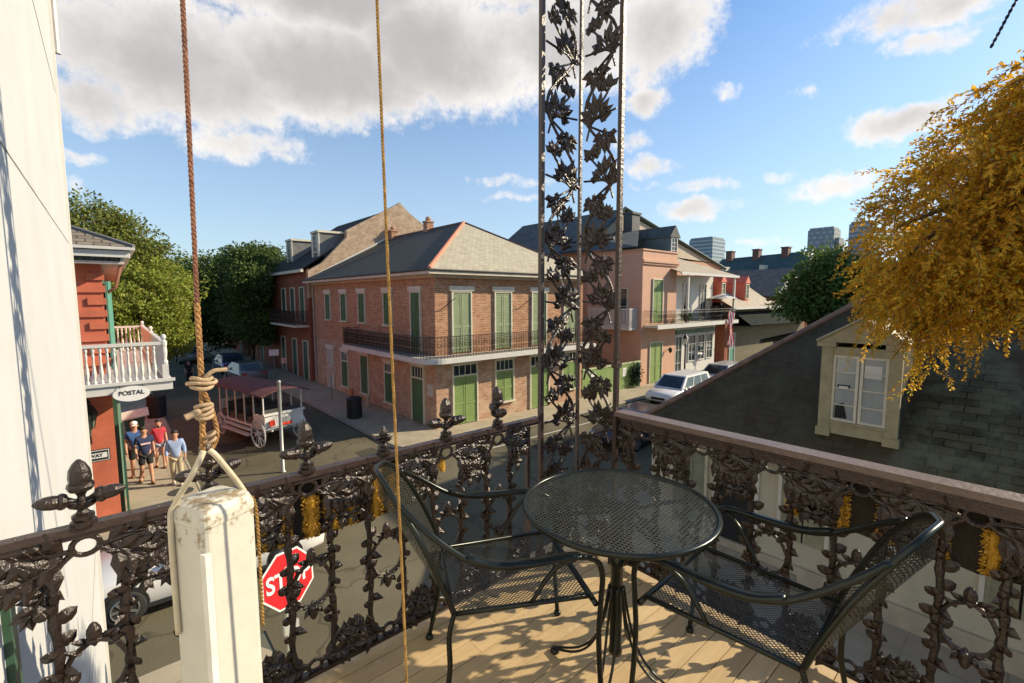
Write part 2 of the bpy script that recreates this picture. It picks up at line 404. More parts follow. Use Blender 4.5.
def stem(mb, x, z0, z1, r_, rr=.0130):
    pts = []; rs = []; n = 18
    for i in range(n+1):
        t = i/n; pts.append(V(x+.003*math.sin(t*17+x*50), .002*math.cos(t*13), z0+(z1-z0)*t)); rs.append(rr*(1.15 if i%3==0 else .85))
    mb.tube(pts, rs, 6)
    k = int((z1-z0)/.033)
    for i in range(k):
        z = z0+.02+i*.033; sg = 1 if i%2 else -1
        a = (.5 if i%3 else -.35) if sg > 0 else PI-(.5 if i%3 else -.35)
        z += r_.uniform(-.010,.010)
        if .12 < (z-z0)/(z1-z0) < .92 and r_.random() < .88:
            (mb.pad if i%3 else mb.spin)((x,0,z), (math.cos(a), r_.uniform(-.9,.5), math.sin(a)), r_.uniform(.034,.058), r_.uniform(.030,.044), .010)
            if i%2 == 0: mb.pad((x,-.004,z), (.25*sg,-.5,.85), .044, .030, .010)
def panel_mesh():
    """one bay of the railing, x centred, z measured from the deck"""
    mb = MB(); r_ = random.Random(3)
    for s_ in (-1,1):
        x = s_*.0775
        stem(mb, x, .125, .66, r_)
        mb.tube(cr([(x,0,.655),(x*.98,0,.70),(x*.75,-.003,.745),(s_*.022,0,.775)],4), .0085, 6)
        mb.tube(cr([(x,0,.13),(x*.9,0,.10),(x*.6,0,.085),(s_*.022,0,.075)],4), .009, 6)
        # upper sprays
        leafspray(mb, (s_*.03,0,.775), (.12 if s_>0 else PI-.12), 1.2, 5)
        leafspray(mb, (s_*.045,-.006,.755), (-.35 if s_>0 else PI+.35), 1.1, 5)
        leafspray(mb, (x,0,.70), (-1.0 if s_>0 else PI+1.0), .8, 4)
        leafspray(mb, (x*.7,0.004,.80), (.5 if s_>0 else PI-.5), .5, 3)
        # lower sprays
        leafspray(mb, (s_*.025,0,.07), (.05 if s_>0 else PI-.05), 1.1, 5)
        leafspray(mb, (x,0,.12), (.45 if s_>0 else PI-.45), .8, 4)
        acorn(mb, (x,0,.145), (s_*.6,-.2,.8), .62)
        # lozenge
        mb.tube(cr([(x,0,.40),(s_*.05,-.002,.462),(s_*.008,0,.49)],3), [.008]*7, 5)
        mb.tube(cr([(x,0,.40),(s_*.052,-.002,.338),(s_*.008,0,.315)],3), [.008]*7, 5)
        mb.spin((s_*.03,0,.46), (s_*.9,-.2,.7), .05, .024, .008)
        mb.spin((s_*.012,0,.315), (s_*.9,-.2,.2), .042, .024, .008)
        mb.spin((s_*.012,0,.49), (s_*.8,-.2,.45), .05, .024, .008)
        mb.spin((s_*.012,0,.305), (s_*.6,-.2,-.7), .04, .024, .008)
    acorn(mb, (0,0,.49), (0,-.1,1), 1.0); acorn(mb, (0,0,.315), (0,-.1,-1), .95)
    # rings
    for zc,rr in ((.785,.027),(.066,.022)):
        mb.tube([(rr*math.cos(a)*1.15,0,zc+rr*math.sin(a)) for a in [2*PI*i/16 for i in range(16)]], .008, 6, closed=True)
    return mb
PANEL = panel_mesh()
def finial_mb(kind):
    mb = MB()
    mb.lathe([(.012,-.012),(.026,-.008),(.03,.0),(.03,.012),(.022,.016),(.026,.02),(.026,.03),(.016,.036),(.011,.046),(.03,.056),(.034,.062),(.012,.066),(.009,.085)], (0,0,0), 12)
    for k in range(6):
        a = k*PI/3; mb.spin((0,0,.056),(math.cos(a),math.sin(a),.25),.05,.03,.006,V(0,0,1))
    if kind == 'big':
        acorn(mb, (0,0,.105), (0,0,1), 1.45)
        for s_ in (-1,1): acorn(mb, (s_*.035,0,.078), (s_,-.15,.16), 1.1); mb.tube([(0,0,.07),(s_*.03,0,.078)], .006, 6)
    elif kind == 'small':
        for k in range(5):
            a = k*2*PI/5; mb.spin((0,0,.07),(math.cos(a),math.sin(a),.15),.035,.03,.006,V(0,0,1))
        mb.lathe([(.006,.06),(.016,.075),(.019,.09),(.014,.105),(.006,.115)], (0,0,0), 10)
    else:
        acorn(mb, (0,0,.12), (-.05,0,1), 1.45)
        for a in (R(75),R(255)): acorn(mb, (.03*math.cos(a),.03*math.sin(a),.075), (math.cos(a),math.sin(a),.35), 1.1); mb.tube([(0,0,.06),(.03*math.cos(a),.03*math.sin(a),.078)], .006, 6)
    return mb
def railing(name, label, xs, rz, loc, x0, x1, cap, finials):
    t = thing(name, label, 'railing', loc, rz)
    first = None
    for x in xs:
        if first is None:
            first = PANEL.build('cast_iron_panel', IRON, t, local=True); first.location = (x,0,0)
        else:
            c = first.copy(); C.objects.link(c); c.parent = t; c.location = (x,0,0)
    b = MB(); b.box(x0,-.014,.028,x1,.014,.045); b.box(x0,-.01,.0,x0+.02,.01,.03)
    b.build('bottom_rail', IRON, t, local=True)
    h = MB()
    if cap:
        h.box(x0,-.022,.815,x1,.022,.842); h.box(x0,-.034,.842,x1,.036,.858)
        h.build('handrail', RAILP, t, local=True)
        k = MB(); k.box(x0,-.045,.858,x1,.047,.884); k.build('rail_cap', CAPTOP, t, local=True)
    else:
        h.box(x0,-.008,.812,x1,.008,.83); h.box(x0,-.019,.83,x1,.019,.852)
        h.build('handrail', RAILP, t, local=True)
    for (x,kind,a) in finials:
        fo = finial_mb(kind).build('acorn_finial', IRON, t, smooth=False, local=True); fo.location = (x,0,.85); fo.rotation_euler = (0,0,a)
    return t
rl = railing('iron_railing', 'dark cast iron railing of oak leaves with acorn finials along the street side', [-.09+.31*k for k in range(6)], 0, (0,1.79,DZ), -.272, 1.742, False,
        [(-.09,'big',0),(.22,'big',.2),(.53,'big',.1),(.84,'small',0),(1.15,'big',-.15),(1.46,'tall',.0)])
q = MB(); q.box(1.655,-.012,.03,1.675,.012,.812); q.build('baluster', RAILP, rl, local=True)
rr_ = railing('iron_railing', 'dark cast iron railing under a broad flat top rail, beside the slate roof', [-1.34+.31*k for k in range(11)], PI/2, (2.07,0,DZ), 0,0, True, []) if False else None
t = thing('iron_railing', 'dark cast iron railing under a broad flat top rail, in front of the slate roof', 'railing', (2.095,1.49,DZ), -PI/2)
first = None
for k in range(9):
    x = .15+.31*k
    if first is None: first = PANEL.build('cast_iron_panel', IRON, t, local=True); first.location = (x,0,0)
    else: c = first.copy(); C.objects.link(c); c.parent = t; c.location = (x,0,0)
b = MB(); b.box(.02,-.014,.028,2.9,.014,.045); b.build('bottom_rail', IRON, t, local=True)
h = MB(); h.box(.0,-.016,.805,2.9,.016,.842); h.box(.0,-.032,.842,2.9,.03,.856); h.build('handrail', RAILP, t, local=True)
k = MB(); k.box(-.02,-.043,.856,2.9,.041,.882); k.build('rail_cap', CAPTOP, t, local=True)
q = MB(); q.box(.045,-.012,.03,.065,.012,.805); q.build('baluster', RAILP, t, local=True)

# corner column of pierced iron
col = thing('iron_column', 'tall pierced iron corner column of twining leaves between two railings', 'column', (2.07,1.79,DZ))
POSTS = [(1.765,1.79),(2.07,1.79),(2.07,1.515)]
for (x,y) in POSTS:
    q_ = .008 if (x,y) == POSTS[1] else .012
    p = MB(); p.box(x-q_,y-q_,DZ,x+q_,y+q_,8.6)
    for z in (5.62,): p.box(x-.02,y-.02,z,x+.02,y+.02,z+.03)
    p.box(x-.02,y-.02,DZ,x+.02,y+.02,DZ+.08)
    p.build('post', RAILP, col)
def scroll(width, seed, flip):
    mb = MB(); r_ = random.Random(seed); H = 4.05; per = .335
    n = int(H/.03); W = width*.5-.03
    pts = []
    for i in range(n+1):
        z = .05+H*i/n; pts.append(V(flip*W*.95*math.sin(2*PI*z/(2*per)), .004*math.sin(z*9), z))
    mb.tube(pts, [.0085 if i%4 else .011 for i in range(n+1)], 6)
    k = 0; z = .12
    while z < 4.0:
        sx_ = flip*W*.95*math.sin(2*PI*z/(2*per))
        sg = 1 if math.sin(2*PI*z/(2*per)) > 0 else -1
        sg *= flip
        for (cx,cz,a0,n_,L_) in ((sx_*.35,z,1.45,8,.128),(-sg*W*.30,z-.085,-1.55,7,.100),(-sg*W*.45,z+.12,1.7,5,.085)):
            mb.tube(cr([(sx_*.9,0,z-.02),((sx_*.9+cx)/2,0,(z+cz)/2-.01),(cx,0,cz)],3), .0065, 5)
            for j in range(n_):
                a = a0 + (j-(n_-1)/2)*.44 + r_.uniform(-.12,.12)
                Lj = L_*(1.10-.07*abs(j-(n_-1)/2))
                p_ = V(cx,0,cz); d_ = V(math.cos(a),0,math.sin(a))
                if abs(cx+d_.x*Lj) > W+.025: Lj = max(.04,(W+.025-abs(cx))/max(.2,abs(d_.x)))
                mb.tube([p_, p_+d_*Lj*.5], .005, 4)
                for q_ in (-.5,.0,.5):
                    if q_ and r_.random() < .2: continue
                    b2 = a+q_*1.1; st_ = p_+d_*Lj*(.30 if q_ else .42)
                    mb.spin(st_, (math.cos(b2), r_.uniform(-.3,.3), math.sin(b2)), Lj*(.48 if q_ else .64), .042, .010)
        mb.tube([(sx_*.55,0,z),(-sg*W,0,z+.02)], .006, 5)
        mb.tube([(sx_,0,z),(sg*(W+.01),0,z+.03)], .007, 5)
        mb.tube(cr([(sx_,0,z-.1),(sx_*.75,0,z-.03),(sx_*.4,0,z+.0)],3), .006, 5)
        acorn(mb, (-sg*W*.3,0,z-.07), (-sg*.3,0,-1), .6)
        z += per
    return mb
pa = scroll(.305, 5, 1).build('leaf_panel', IRON, col, local=True); pa.location = (-.1525,0,0)
pa = scroll(.275, 9, 1).build('leaf_panel', IRON, col, local=True); pa.location = (0,-.1375,0); pa.rotation_euler = (0,0,-PI/2)

# valance with gold fuzzy tufts
DARKCLOTH = M('dark_netting', (.016,.011,.007), .9, 0, .3, 30, .5, 80)
GOLD = leafmat('gold_tinsel', (.34,.17,.014), (.64,.38,.05), .5, .15)
def valance(label, x0, x1, loc, rz, step, z0, z1, gaps, seed):
    t = thing('garland_skirt', label, 'decoration', loc, rz)
    r_ = random.Random(seed)
    n = 60; b = MB()
    vs = []; fs = []
    for i in range(n+1):
        x = x0+(x1-x0)*i/n; y = .006*math.sin(i*1.9); vs += [(x,y,z0+.004*math.sin(i*.9)),(x,y*.4,z1)]
    for i in range(n): fs.append((2*i,2*i+2,2*i+3,2*i+1))
    nn = len(vs); vs += [(x,y+.004,z) for x,y,z in vs]; fs += [tuple(k+nn for k in f)[::-1] for f in list(fs)]
    b.add(vs, fs); b.build('backing_strip', DARKCLOTH, t, local=True)
    x = x0+.02
    while x < x1-.03:
        w_ = r_.uniform(.026,.038); fz = MB(); zt = z1-.01 if r_.random() < .6 else z1-.05
        for k in range(800):
            a = r_.uniform(0,2*PI); z = r_.uniform(z0+.008, zt); rad = w_*r_.uniform(.5,1.05)
            p = V(x+rad*math.cos(a), -.012+.55*rad*math.sin(a), z)
            d = V(math.cos(a)*.8, math.sin(a)*.5, r_.uniform(-.9,.6)).normalized()*r_.uniform(.007,.013)
            sdw = d.cross(V(r_.uniform(-1,1),r_.uniform(-1,1),r_.uniform(-1,1))).normalized()*.0030
            fz.add([p-sdw,p+sdw,p+d],[(0,1,2)])
        fz.lathe([(w_*.4,z0+.01),(w_*.55,z0+.03),(w_*.55,zt-.02),(w_*.3,zt)], (x,-.012,0), 8)
        fz.build('gold_tuft', GOLD, t, local=True)
        x += step*r_.uniform(.85,1.2)
    return t
valance('gold and dark fringed skirt tied below the street railing beside the cream post', .24, 1.0, (0,1.815,DZ), 0, .088, .575, .80, None, 2)
valance('gold and dark fringed skirt tied below the broad rail behind the right chair', .84, 2.6, (2.125,1.49,DZ), -PI/2, .14, .59, .80, None, 6)
# loose gold fringe by the far finial and on the rail
g = MB(); r_ = random.Random(11)
for (cx,cz,h_,lb) in ((1.135,.73,.07,'small upper gold tassel hanging by itself under the fifth finial'),(1.03,.63,.11,'longer lower gold tassel hanging behind the left chair arm')):
    tt = thing('garland_tassel', lb, 'decoration', (cx,1.81,DZ+cz)); g = MB()
    g.lathe([(.010,-h_/2),(.017,-h_*.3),(.016,h_*.3),(.008,h_/2)], (0,0,0), 8)
    for k in range(160):
        a = r_.uniform(0,2*PI); z = r_.uniform(-h_/2,h_/2); p = V(.015*math.cos(a),.015*math.sin(a),z); d = V(math.cos(a),math.sin(a),r_.uniform(-1,.3)).normalized()*.009
        sdw = d.cross(V(0,0,1)).normalized()*.002; g.add([p-sdw,p+sdw,p+d],[(0,1,2)])
    g.build('tassel', GOLD, tt, local=True)

# ------------------------------------------------------------------ our house (left) wall
hs = thing('white_house', 'smooth white stuccoed house wall rising at the left edge', 'house', (-2.3,2,0))
g = MB(); g.box(-4.5,-3.,0,-.28,7.36,11.5); g.build('wall', WHITEWALL, hs)
g = MB(); g.box(-.30,7.30,0,-.255,7.42,11.4); g.build('corner_board', WHITEP, hs)
g = MB()
for z in (3.1,6.62,8.25,10.0): g.box(-.279,-3,z,-.277,7.29,z+.008)
g.build('wall_joint', M('joint_shadow_line',(.36,.34,.31),.8), hs)
g = MB(); g.box(-.279,1.865,2.9,-.262,1.955,5.15); g.build('dark_shutter', DKGREEN, hs)
g = MB(); g.box(-.279,1.957,2.9,-.268,1.975,5.2); g.build('shutter_frame', WHITEP, hs)
g = MB(); g.tube([(-.235,7.43,9.6),(-.235,7.43,8.72)], .03, 8); g.build('downspout_head', M('grey_metal',(.45,.43,.42),.5,.3), hs)

# ------------------------------------------------------------------ cream post, ropes
def woodold():
    m, nt, b = base_mat('peeling_cream_paint'); co = obj(nt)
    sx_ = N(nt,'ShaderNodeSeparateXYZ'); nt.links.new(co, sx_.inputs[0])
    n1 = noise(nt, 9, 8, co, .7); n2 = noise(nt, 30, 8, co, .7)
    c = mixc(nt, ramp(nt,n1,.3,.7), (.47,.45,.385), (.55,.53,.465))
    topf = ramp(nt, sx_.outputs[2], .86, 1.05)
    dirt = mathn(nt,'MULTIPLY', ramp(nt, mathn(nt,'ADD',n2,mathn(nt,'MULTIPLY',topf,.22)), .70,.78), .85)
    c = mixc(nt, dirt, c, (.20,.13,.055))
    gr = mathn(nt,'MULTIPLY', ramp(nt, mathn(nt,'ADD',n1,mathn(nt,'MULTIPLY',topf,.20)), .66,.82), .5)
    c = mixc(nt, gr, c, (.22,.23,.09))
    nt.links.new(c, b.inputs['Base Color']); b.inputs['Roughness'].default_value = .5
    bump(nt, b, n2, .35, .004); return m
PW = woodold()
PX, PY = .154, 1.225
cp = thing('cream_post', 'square weathered cream post with peeling top edge, at the street railing', 'post', (PX,PY,DZ), R(26))
s_ = .062; rad = .016
def rsq(s_, rad, n=4):
    P = []
    for cx,cy,a0 in ((s_-rad,s_-rad,0),(-s_+rad,s_-rad,90),(-s_+rad,-s_+rad,180),(s_-rad,-s_+rad,270)):
        for i in range(n+1): a = R(a0+90*i/n); P.append((cx+rad*math.cos(a), cy+rad*math.sin(a)))
    return P
g = MB(); prof = [(1.0,0),(1.0,.05),(1.0,.5),(1.0,1.005),(1.03,1.010),(1.03,1.022),(.985,1.035),(.90,1.047),(.6,1.055)]
vs = []; base = rsq(s_, rad); n = len(base)
for sc_, z in prof: vs += [(x*sc_, y*sc_, z) for x,y in base]
fs = [tuple(range(n))[::-1], tuple((len(prof)-1)*n+j for j in range(n))]
for i in range(len(prof)-1): fs += [(i*n+j, i*n+(j+1)%n, (i+1)*n+(j+1)%n, (i+1)*n+j) for j in range(n)]
g.add(vs, fs); g.build('post_shaft', PW, cp, local=True)
g = MB(); g.box(-s_-.004,-s_-.004,.0,-s_+.010,-s_+.012,.955); g.build('corner_bead', M('chipped_white_paint',(.62,.60,.55),.5,0,.1,20,spot=(.35,.12,.10),spotamt=(.63,.7),spotscale=25), cp, local=True)

ROPE = M('tan_rope', (.36,.19,.07), .85, 0, .3, 60, .5, 200, spot=(.28,.12,.05), spotamt=(.55,.7), spotscale=40)
ROPER = M('rusty_rope', (.23,.10,.06), .85, 0, .35, 40, .5, 200)
CORD = M('pale_cord', (.38,.27,.165), .75, 0, .18, 40, .3, 150)
GOLDROPE = M('gold_twine', (.30,.17,.04), .8, 0, .35, 60, .4, 200)
def rope(mb, pts, r, pitch=.05, strands=3):
    pts = cr(pts, 8); 
    L = 0; cum = [0]
    for i in range(1,len(pts)): L += (pts[i]-pts[i-1]).length; cum.append(L)
    n = int(L/pitch*8)
    for s_ in range(strands):
        P = []; j = 0
        for i in range(n+1):
            d = L*i/n
            while j < len(cum)-2 and cum[j+1] < d: j += 1
            q = (d-cum[j])/max(1e-6,cum[j+1]-cum[j]); p = pts[j].lerp(pts[j+1], q)
            t = (pts[j+1]-pts[j]).normalized(); a = t.cross(V(0,1,.1)).normalized(); b_ = a.cross(t)
            an = 2*PI*(d/pitch + s_/strands)
            P.append(p + (a*math.cos(an)+b_*math.sin(an))*r*.5)
        mb.tube(P, r*.56, 5)
TOPK = V(.1365,1.2,5.662)
rp = thing('hanging_rope', 'thick worn rope with two pale knots, tied to the cream post', 'rope', (TOPK.x,TOPK.y,TOPK.z))
g = MB(); rope(g, [(.172,1.21,8.4),(.158,1.205,6.8),(.150,1.2,6.2),(.1465,1.2,5.99)], .0050, .03); g.build('upper_strand', ROPER, rp)
g = MB(); rope(g, [(.1465,1.2,5.99),(.145,1.2,5.80),(.139,1.2,5.66)], .0062, .036); 
rope(g, [(.147,1.195,5.80),(.164,1.2,5.74),(.168,1.205,5.69),(.155,1.2,5.665)], .0052, .034); g.build('lower_strand', ROPE, rp)
for (z,ph,rx,a_) in ((5.818,0,.026,.002),(5.808,1.2,.019,.003),(5.827,.5,.018,.003)):
    g = MB(); g.tube([(.1455+rx*math.cos(a),1.2+.016*math.sin(a)-.002,z+a_*math.sin(2*a+ph)) for a in [2*PI*i/24 for i in range(24)]], .0046, 6, closed=True); g.build('knot_loop', CORD, rp, smooth=True)
g = MB()
g.tube(cr([(.150,1.19,5.828),(.166,1.187,5.842),(.186,1.188,5.843),(.193,1.19,5.842)],5), [.005]*12+[.006,.005,.003,.001], 6); g.build('rope_end', CORD, rp, smooth=True)
for k in range(4):
    z = 5.744+.007*k; g = MB()
    g.tube([(.1465+.015*math.cos(a),1.2+.014*math.sin(a),z+.005*math.sin(a+k)) for a in [2*PI*i/18 for i in range(18)]], .0045, 6, closed=True); g.build('knot_loop', CORD, rp, smooth=True)
g = MB(); g.tube(cr([(.137,1.188,5.757),(.124,1.184,5.753),(.110,1.184,5.748)],5), [.0075]*11, 8); g.build('rope_end', CORD, rp, smooth=True)
for zz in (5.70,5.686): g = MB(); g.tube([(.155+.009*math.cos(a),1.2+.011*math.sin(a),zz+.004*math.cos(a)) for a in [2*PI*i/14 for i in range(14)]], .0036, 6, closed=True); g.build('knot_loop', CORD, rp, smooth=True)
STR = M('pale_strap', (.50,.44,.32), .6, 0, .12, 30, .2, 60, spot=(.38,.25,.12), spotamt=(.6,.72), spotscale=30)
g = MB()
ca, sa = math.cos(R(26)), math.sin(R(26))
def lw(x,y,z): return V(PX+ca*x-sa*y, PY+sa*x+ca*y, DZ+z)
for pts in ([(.150,1.19,5.668),(.168,1.19,5.642),tuple(lw(s_+.004,-.02,1.035)),tuple(lw(s_+.008,-.02,.99)),tuple(lw(s_+.008,-.02,.62))],
            [(.140,1.19,5.668),(.118,1.185,5.625),tuple(lw(-s_+.004,s_-.028,1.052)),tuple(lw(-s_-.006,s_-.022,1.0)),tuple(lw(-s_-.006,s_-.022,.75))]):
    g.tube(cr(pts,6), .0062, 8)
g.build('strap', STR, rp, smooth=True)
g = MB(); rope(g, [tuple(lw(s_+.002,-s_+.014,1.03)),tuple(lw(s_+.010,-s_+.012,.97)),tuple(lw(s_+.010,-s_+.012,.70))], .004, .02, 2); g.build('twine', GOLDROPE, rp)
rp2 = thing('hanging_rope', 'thin slack golden rope hanging in front of the left chair', 'rope', (.52,1.0,DZ))
g = MB(); rope(g, [(.479,1.0,8.4),(.478,1.0,7.2),(.487,1.0,6.4),(.498,1.0,5.8),(.510,1.0,5.25),(.521,1.0,4.53)], .0036, .024); g.build('strand', GOLDROPE, rp2)

# ------------------------------------------------------------------ table and chairs
TX, TY = 1.435, 1.03
tb = thing('patio_table', 'round black wire mesh table on a pedestal between two chairs', 'table', (TX,TY,DZ))
g = MB(); Rr = .353; st = .0150
rotm = Matrix.Rotation(R(8),4,'Z')
g.m = Matrix.Translation((0,0,.706)) @ rotm
k = -Rr
for s_ in range(2):
    g.m = Matrix.Translation((0,0,.706+.001*s_)) @ Matrix.Rotation(R(8+90*s_),4,'Z')
    k = -Rr+st
    while k < Rr-.004:
        h_ = math.sqrt(Rr*Rr-k*k); n_ = 8
        g.box(-h_,k-.0016,-.0012,h_,k+.0016,.0012); k += st
g.m = Matrix.Identity(4); g.build('wire_top', TABLEM, tb, local=True)
g = MB(); g.lathe([(.350,.700),(.350,.711),(.357,.716),(.366,.713),(.368,.706),(.365,.697),(.357,.694),(.352,.697)], (0,0,0), 64); g.v = g.v; g.f = g.f[:-2]
g.build('rim', CHAIRM, tb, smooth=True, local=True)
g = MB()
for i in range(4):
    a = PI/4+i*PI/2+.3; g.tube([(0,0,.68),(.2*math.cos(a),.2*math.sin(a),.694),(.352*math.cos(a),.352*math.sin(a),.694)], .008, 6)
g.build('support_arm', CHAIRM, tb, local=True)
g = MB(); g.lathe([(.026,.10),(.027,.12),(.024,.13),(.024,.46),(.027,.465),(.027,.50),(.024,.505),(.024,.66),(.04,.69),(.05,.70)], (0,0,0), 16); g.build('pedestal', CHAIRM, tb, smooth=True, local=True)
g = MB(); g.tube([(-.02,-.02,.55),(-.045,-.035,.55)], .006, 8); g.tube([(-.045,-.035,.55),(-.058,-.043,.55)], .013, 8); g.build('knob', CHAIRM, tb, local=True)
for i in range(4):
    a = R(20)+i*PI/2; c_, s2 = math.cos(a), math.sin(a)
    for off in (-.018,.018):
        g = MB(); ox, oy = -s2*off, c_*off
        g.tube(cr([(.026*c_+ox*.5,.026*s2+oy*.5,.38),(.048*c_+ox,.048*s2+oy,.24),(.09*c_+ox,.09*s2+oy,.12),(.16*c_+ox*.8,.16*s2+oy*.8,.05),(.26*c_+ox*.3,.26*s2+oy*.3,.018)],4), .0052, 6)
        if off < 0: g.lathe([(.012,0),(.02,.002),(.02,.010),(.012,.02)], (.26*c_,.26*s2,0), 10); g.build('leg', CHAIRM, tb, smooth=True, local=True)
        else: g.build('leg', CHAIRM, tb, smooth=True, local=True)

def chair(label, loc, rz):
    t = thing('patio_chair', label, 'chair', loc, rz, 'mesh armchairs at the patio table')
    for s_ in (-1,1):
        g = MB(); pts = cr([(-.42,s_*.17,.80),(-.34,s_*.235,.735),(-.20,s_*.275,.635),(-.05,s_*.288,.600),(.13,s_*.285,.604),(.235,s_*.277,.582),(.278,s_*.264,.515),(.280,s_*.253,.40),(.276,s_*.248,.25),(.292,s_*.245,.012)],6)
        g.tube(pts, .0105, 8); g.lathe([(.016,0),(.018,.004),(.016,.014),(.010,.02)], (.292,s_*.245,0), 10)
        g.build('arm_and_front_leg', CHAIRM, t, smooth=True, local=True)
        g = MB(); g.tube(cr([(-.21,s_*.272,.652),(-.12,s_*.284,.618),(.02,s_*.289,.609),(.14,s_*.284,.610),(.19,s_*.278,.600)],5), [.012]+[.021]*19+[.012], 10, flat=.45); g.build('arm_rest', CHAIRM, t, smooth=True, local=True)
        g = MB(); g.tube(cr([(-.25,s_*.22,.42),(-.268,s_*.222,.34),(-.27,s_*.228,.20),(-.31,s_*.235,.012)],6), .0095, 8)
        g.lathe([(.016,0),(.018,.004),(.016,.014),(.010,.02)], (-.31,s_*.235,0), 10); g.build('rear_leg', CHAIRM, t, smooth=True, local=True)
        g = MB(); g.tube(cr([(.17,s_*.28,.592),(.10,s_*.255,.55),(.02,s_*.24,.43)],5), .008, 6); g.build('arm_brace', CHAIRM, t, smooth=True, local=True)
    g = MB(); pts = cr([(-.25,-.22,.42),(-.285,-.22,.52),(-.355,-.205,.68),(-.42,-.17,.79),(-.475,-.10,.862),(-.505,0,.88)],5)
    g.tube(pts + [V(p.x,-p.y,p.z) for p in reversed(pts[:-1])], .0105, 8); g.build('back_frame', CHAIRM, t, smooth=True, local=True)
    g = MB(); g.tube([(.25,-.235,.405),(.25,.235,.405),(.24,.24,.42),(-.25,.22,.42),(-.25,-.22,.42),(.24,-.24,.42)], .0095, 8, closed=True)
    g.tube([(.262,-.25,.39),(.262,.25,.39)], .011, 8); g.build('seat_frame', CHAIRM, t, smooth=True, local=True)
    def sheet(rows, name):
        g = MB(); vs = []; uv = []; nj = 10; vl = 0; prev = None
        for i,(x,z,hw,dip,bow) in enumerate(rows):
            if prev: vl += math.hypot(x-prev[0], z-prev[1])
            prev = (x,z)
            for j in range(nj+1):
                u = -1+2*j/nj; vs.append((x-bow*(1-u*u), hw*u, z-dip*(1-u*u))); uv.append((hw*u+1, vl+.1))
        fs = []
        for i in range(len(rows)-1):
            for j in range(nj): a = i*(nj+1)+j; fs.append((a,a+1,a+nj+2,a+nj+1))
        g.add(vs, fs); g.build(name, WMESH, t, smooth=True, local=True, uv=uv)
    sheet([(.258,.385,.235,0,0),(.256,.405,.238,0,0),(.22,.418,.238,.006,0),(.10,.418,.235,.016,0),(-.10,.414,.228,.016,0),(-.25,.42,.215,.004,.02)], 'seat_mesh')
    sheet([(-.25,.42,.215,0,.02),(-.27,.475,.216,0,.045),(-.31,.575,.211,0,.065),(-.355,.68,.203,0,.08),(-.415,.785,.168,0,.085),(-.472,.860,.10,0,.03)], 'back_mesh')
    return t
chair('black wire mesh armchair left of the table, its back to the street railing', (1.155,1.345,DZ), R(-27))
chair('black wire mesh armchair right of the table, its back towards the bottom right', (1.665,.655,DZ), R(93))

# ------------------------------------------------------------------ foliage
import numpy as np
def leaves(name, pts, dirs, L, W, mat, parent, seed=0, fold=.25):
    """pts,dirs (n,3); each leaf a folded rhombus"""
    rg = np.random.default_rng(seed); n = len(pts)
    d = dirs/np.linalg.norm(dirs,axis=1,keepdims=True)
    rv = rg.normal(size=(n,3)); s_ = np.cross(d, rv); s_ /= np.linalg.norm(s_,axis=1,keepdims=True)+1e-9
    nn = np.cross(d, s_)
    L = L*rg.uniform(.7,1.3,(n,1)); W = W*rg.uniform(.7,1.3,(n,1))
    a = pts; b = pts+d*L*.5+s_*W*.5+nn*W*fold; c = pts+d*L; e = pts+d*L*.5-s_*W*.5+nn*W*fold
    v = np.stack([a,b,c,e],1).reshape(-1,3)
    off = Vector((0,0,0))
    if parent is not None: off = parent.location
    v = v-np.array(off)
    me = bpy.data.meshes.new(name); me.vertices.add(4*n); me.vertices.foreach_set('co', v.astype(np.float32).ravel())
    me.loops.add(4*n); me.loops.foreach_set('vertex_index', np.arange(4*n,dtype=np.int32))
    me.polygons.add(n); me.polygons.foreach_set('loop_start', np.arange(0,4*n,4,dtype=np.int32))
    try: me.polygons.foreach_set('loop_total', np.full(n,4,dtype=np.int32))
    except Exception: pass
    me.update(calc_edges=True); me.validate(); me.materials.append(mat)
    o = bpy.data.objects.new(name, me); C.objects.link(o)
    if parent is not None: o.parent = parent
    return o
BARK = M('tree_bark', (.10,.075,.05), .9, 0, .3, 8, .6, 30)
def tree(label, base, blobs, n, L, mat, seed, group=None, trunk_r=.3, dens=1.0):
    t = thing('tree', label, 'tree', base, 0, group); rg = np.random.default_rng(seed); r_ = random.Random(seed)
    P = []; D = []
    clumps = []
    for (cx,cy,cz,rx,ry,rz_) in blobs:
        k = int(26*(rx*ry*rz_)**.55)
        for i in range(k):
            v = rg.normal(size=3); v /= np.linalg.norm(v); q = rg.uniform(.55,1.0)
            clumps.append((np.array([cx,cy,cz])+v*q*np.array([rx,ry,rz_]), rg.uniform(.45,1.0)))
    per = max(8, n//len(clumps))
    for c,r in clumps:
        v = rg.normal(size=(per,3)); v /= np.linalg.norm(v,axis=1,keepdims=True); q = rg.uniform(.35,1.05,(per,1))**.6
        p = c + v*q*r*np.array([1,1,.75]); P.append(p); D.append(v+rg.normal(size=(per,3))*.6+np.array([0,0,-.15]))
    leaves('crown', np.concatenate(P), np.concatenate(D), L, L*.55, mat, t, seed)
    g = MB(); b = Vector(base); top = Vector(blobs[0][:3])
    g.tube(cr([b, b.lerp(top,.35)+V(.2,.1,0), b.lerp(top,.7), top],4), [trunk_r*(1-.055*i) for i in range(13)], 8)
    for c,r in clumps[::max(1,len(clumps)//22)]:
        c = Vector(c); s0 = b.lerp(top,.25+.6*r_.random()); g.tube(cr([s0, s0.lerp(c,.5)+V(0,0,-.2), c],3), [trunk_r*.35*(1-.12*i) for i in range(7)], 5)
    g.build('trunk', BARK, t, smooth=True)
    return t
LG = leafmat('sunlit_green_leaves', (.13,.18,.035), (.28,.29,.065), .55, .4, dead=(.16,.10,.03), sc_=.35)
